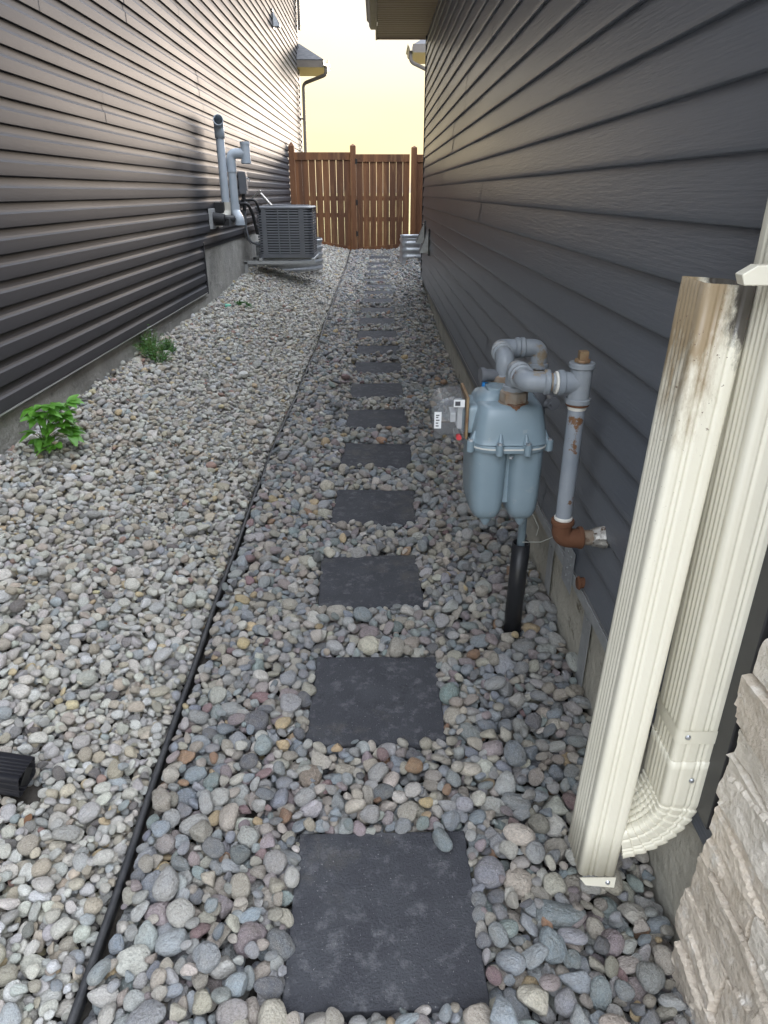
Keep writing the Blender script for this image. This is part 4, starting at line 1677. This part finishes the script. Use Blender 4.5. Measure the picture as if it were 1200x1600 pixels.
DX, DY = .583, 1.0
WXd, WYd = .078, .102
profD = ds_profile(WXd, WYd)
dn = thing('downspout', 'cream ribbed downspout with a pleated elbow on the right house', 'downspout', (DX, DY, .2))
mb = MB()
sweep(mb, [(DX, DY, z) for z in (3.2, 2.4, 1.6, 1.0, .6, .47)], profD)
mb.build('pipe', M['cream'], dn, 40)
mb = MB()
Rc = .125
cxp, czp = DX - Rc, .395
path, sc = [], []
for k in range(5):
    path.append((DX, DY, .50 - (.50 - .395) * k / 5))
    sc.append(1.035)
nseg = 64
A_END = 78
for k in range(nseg + 1):
    a = R(A_END * k / nseg)
    path.append((cxp + Rc * math.cos(a), DY, czp - Rc * math.sin(a)))
    ph = (k / nseg * 9) % 1
    edge = min(1, k / 5, (nseg - k) / 5)
    sc.append(1.03 - .065 * edge * (ph ** 1.4))
sweep(mb, path, round_rect(WXd, WYd, .016, 6) if False else profD, sc)
el = mb.build('elbow', M['cream'], dn, 25)
so = el.modifiers.new('thickness', 'SOLIDIFY')
so.thickness = .0012
mb = MB()
pb = [(x * 1.045, y * 1.045) for x, y in round_rect(WXd, WYd, .012, 5)]
sweep(mb, [(DX, DY, .575), (DX, DY, .572), (DX, DY, .548), (DX, DY, .545)], pb, cap=False)
mb.box(DX - .036, RW - .01, DY + .053, DY + .056, .548, .575)
bd = mb.build('strap', M['cream'], dn, 40)
mb = MB()
for (x, y, z) in ((DX - .022, DY - .0545, .562), (DX + .005, DY - .054, .455)):
    mb.tube([(x, y, z), (x, y - .003, z)], [.0055, .0035], 12)
mb.split(1, 'screw', M['zinc'], dn, 20)
# second length of pipe folded up against the first
ex = thing('downspout_extension', 'cream downspout extension folded upright, stained black and brown at its top', 'downspout extension', (.44, DY, .13))
B0, B1 = Vector((.442, DY - .012, .20)), Vector((.508, 1.065, 1.340))
mb = MB()
profE = ds_profile(.077, .096)
NE = 10
sweep(mb, [B0 + (B1 - B0) * k / NE for k in range(NE + 1)], profE)
ob = mb.build('pipe', M['cream_grime'], ex, 40)
so = ob.modifiers.new('thickness', 'SOLIDIFY')
so.thickness = .0015
mb = MB()
q0 = B0 + Vector((0, -.052, 0))
mb.add([(B0.x + .037, q0.y + dy_, .20 + dz_) if a_ else (B0.x - .037 + e_, q0.y + dy_, .20 + dz_) for dy_ in (0, .0015) for a_, e_, dz_ in ((1, 0, 0), (0, 0, 0), (0, .015, -.022), (1, 0, -.030))],
       [(0, 1, 2, 3), (4, 7, 6, 5), (0, 3, 7, 4), (1, 5, 6, 2), (2, 6, 7, 3)])
mb.build('lip', M['cream'], ex, 0)
mb = MB()
mb.tube([(B0.x + .022, q0.y, .186), (B0.x + .022, q0.y - .003, .186)], [.0055, .0035], 12)
mb.split(1, 'screw', M['zinc'], ex, 20)
ck = MB()
cp = [(.492, 1.346), (.548, 1.346), (.548, 1.372), (.505, 1.372), (.486, 1.360)]
n5 = len(cp)
ck.add([(x, DY - .045 + dy, z) for dy in (0, .022) for x, z in cp], [tuple(range(n5)), tuple(range(2 * n5 - 1, n5 - 1, -1))] + [(i, n5 + i, n5 + (i + 1) % n5, (i + 1) % n5) for i in range(n5)])
tag(ck.build('holding_clip', M['cream'], None, 0, bevel=.002), 'cream clip on the downspout holding the folded extension', 'clip')

# black downspout end at the left
bd = thing('downspout', 'black downspout end lying on the pale gravel at the left', 'downspout', (-1.3, 1.3, .15))
mb = MB()
prK = [(y_, x_) for x_, y_ in ds_profile(.062, .082, .008, .003)]
pa, pb_ = Vector((-1.79, 1.34, .26)), Vector((-.90, 1.30, top(-.9, 1.3) + .035))
dd = (pb_ - pa).normalized()
sy_ = Vector((-dd.y, dd.x, 0)).normalized()
sz_ = dd.cross(sy_)
rings = [[p_ + sy_ * a + sz_ * b for a, b in prK] for p_ in (pa, pa.lerp(pb_, .5), pb_)]
mb.loft(rings, cap=False)
ob = mb.build('pipe', M['black_gloss'], bd, 40)
so = ob.modifiers.new('thickness', 'SOLIDIFY')
so.thickness = .0015
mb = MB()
mb.tube([pb_ - dd * .002, pb_ - dd * .001], .03, 4)  # thin black sheet in the open end, standing in for the shade inside
mb.build('painted_end_shadow', M['black_rubber'], bd, 0)


# ------------------------------------------------------------------ plants
def leaf(mb, base, d, up, L, W, curl=.15, rr=random):
    d = d.normalized()
    s_ = d.cross(up).normalized()
    n_ = s_.cross(d).normalized()
    shp = [(0, .05), (.12, .42), (.3, .88), (.48, 1.), (.66, .80), (.82, .48), (.93, .2), (1, .01)]
    vs = []
    for f, wf in shp:
        c = base + d * (L * f) - Vector((0, 0, 1)) * (curl * L * f * f)
        hw = W * wf * .5
        vs += [c - s_ * hw + n_ * (hw * .25), c - n_ * (.0), c + s_ * hw + n_ * (hw * .25)]
    fs = []
    for i in range(len(shp) - 1):
        a = i * 3
        fs += [(a, a + 1, a + 4, a + 3), (a + 1, a + 2, a + 5, a + 4)]
    mb.add(vs, fs)


def leafy_plant():
    rr = random.Random(5)
    bx, by = LW + .13, 3.28
    bz = top(bx, by) - .01
    t = thing('plant', 'bright green leafy seedling growing against the left foundation', 'plant', (bx, by, bz))
    ml, ms = MB(), MB()
    for k in range(36):
        az = rr.uniform(-2.6, 1.3)
        h = rr.uniform(.03, .26)
        out = rr.uniform(.02, .10)
        tip = Vector((bx + out * math.cos(az) + .045, by + out * math.sin(az), bz + h))
        ms.tube([(bx, by, bz), (bx + out * .3 * math.cos(az) + .01, by + out * .3 * math.sin(az), bz + h * .6), tip], [.003, .002, .0012], 6)
        for q in range(rr.choice([3, 4, 5])):
            a2 = az + rr.uniform(-1.3, 1.3)
            d = Vector((math.cos(a2), math.sin(a2), rr.uniform(-.25, .35)))
            leaf(ml, tip + d * .004, d, Vector((rr.uniform(-.3, .3), rr.uniform(-.3, .3), 1)), rr.uniform(.05, .095), rr.uniform(.028, .048), rr.uniform(.1, .5))
    ml.build('leaf', M['leaf'], t, 60)
    ms.build('stem', M['stem'], t, 60)


leafy_plant()


def weed(label, cx, cy, rad, n, h, seed, m, size=(.012, .026), lobes=((0, 0, 1),)):
    rr = random.Random(seed)
    t = thing('weed', label, 'weed', (cx, cy, top(cx, cy)))
    ml, ms = MB(), MB()
    for k in range(n):
        ox, oy, s_ = rr.choice(lobes)
        a, q = rr.uniform(0, math.tau), math.sqrt(rr.random()) * rad * s_
        x, y = cx + ox + q * math.cos(a), cy + oy + q * math.sin(a)
        z = top(x, y)
        hh = h * s_ * rr.uniform(.3, 1) * (1 - .5 * q / rad)
        root = Vector((cx + ox + (x - cx - ox) * .3, cy + oy + (y - cy - oy) * .3, z - .01))
        tip = Vector((x, y, z + hh))
        ms.tube([root, root.lerp(tip, .5) + Vector((0, 0, hh * .15)), tip], .0011, 4)
        for i in range(7):
            p = root.lerp(tip, rr.uniform(.3, 1))
            d = Vector((rr.gauss(0, 1), rr.gauss(0, 1), rr.uniform(-.1, .8)))
            L = rr.uniform(*size)
            leaf(ml, p, d, Vector((rr.uniform(-.4, .4), rr.uniform(-.4, .4), 1)), L, L * .5, .3)
    ml.build('leaf', m, t, 60)
    ms.build('stem', M['stem'], t, 60)
    return t


weed('dark green weed clump with tiny flowers by the left foundation', -1.68, 5.15, .13, 230, .24, 3, M['leaf_mid'],
     lobes=((0, 0, 1.1), (-.09, .22, 1.), (.02, .30, .6)))
mb = MB()
wd = bpy.data.objects['weed']
for k in range(5):
    p = Vector((-1.68 + random.uniform(-.08, .06), 5.15 + random.uniform(-.1, .1), top(-1.68, 5.15) + random.uniform(.17, .25)))
    for q in range(5):
        a = math.tau * q / 5
        leaf(mb, p, Vector((math.cos(a), math.sin(a), .3)), Vector((0, 0, 1)), .010, .007, 0)
mb.build('flower', M['paper'], wd, 0)
weed('small grassy weed in the gravel below the air conditioner', -1.50, 7.95, .11, 70, .06, 8, M['leaf_dark'], size=(.015, .035))
mb = MB()
gp = (-1.66, 7.75)
mb.tube([(gp[0], gp[1], top(*gp) - .02), (gp[0], gp[1], top(*gp) + .018), (gp[0], gp[1], top(*gp) + .024)], [.05, .05, .042], 20)
tag(mb.build('drain_cap', M['green_cap'], None, 40), 'faded green round cap half buried in gravel near the foundation step', 'drain cap')

# dead leaves scattered on the gravel
M['dead_leaf'] = mat('dry_brown_leaf', (.16, .08, .035), .8, col2=(.10, .045, .025), nscale=40)
mb = MB()
for k in range(46):
    x, y = random.uniform(-1.7, -.7), random.uniform(1.2, 11)
    p = Vector((x, y, top(x, y) + .008))
    a = random.uniform(0, 6.3)
    leaf(mb, p, Vector((math.cos(a), math.sin(a), .1)), Vector((random.uniform(-.5, .5), random.uniform(-.5, .5), 1)), random.uniform(.018, .04), random.uniform(.010, .02), .1)
tag(mb.build('dead_leaves', M['dead_leaf'], None, 0), 'small dry brown leaves scattered over the pale gravel', 'dead leaves', kind='stuff')
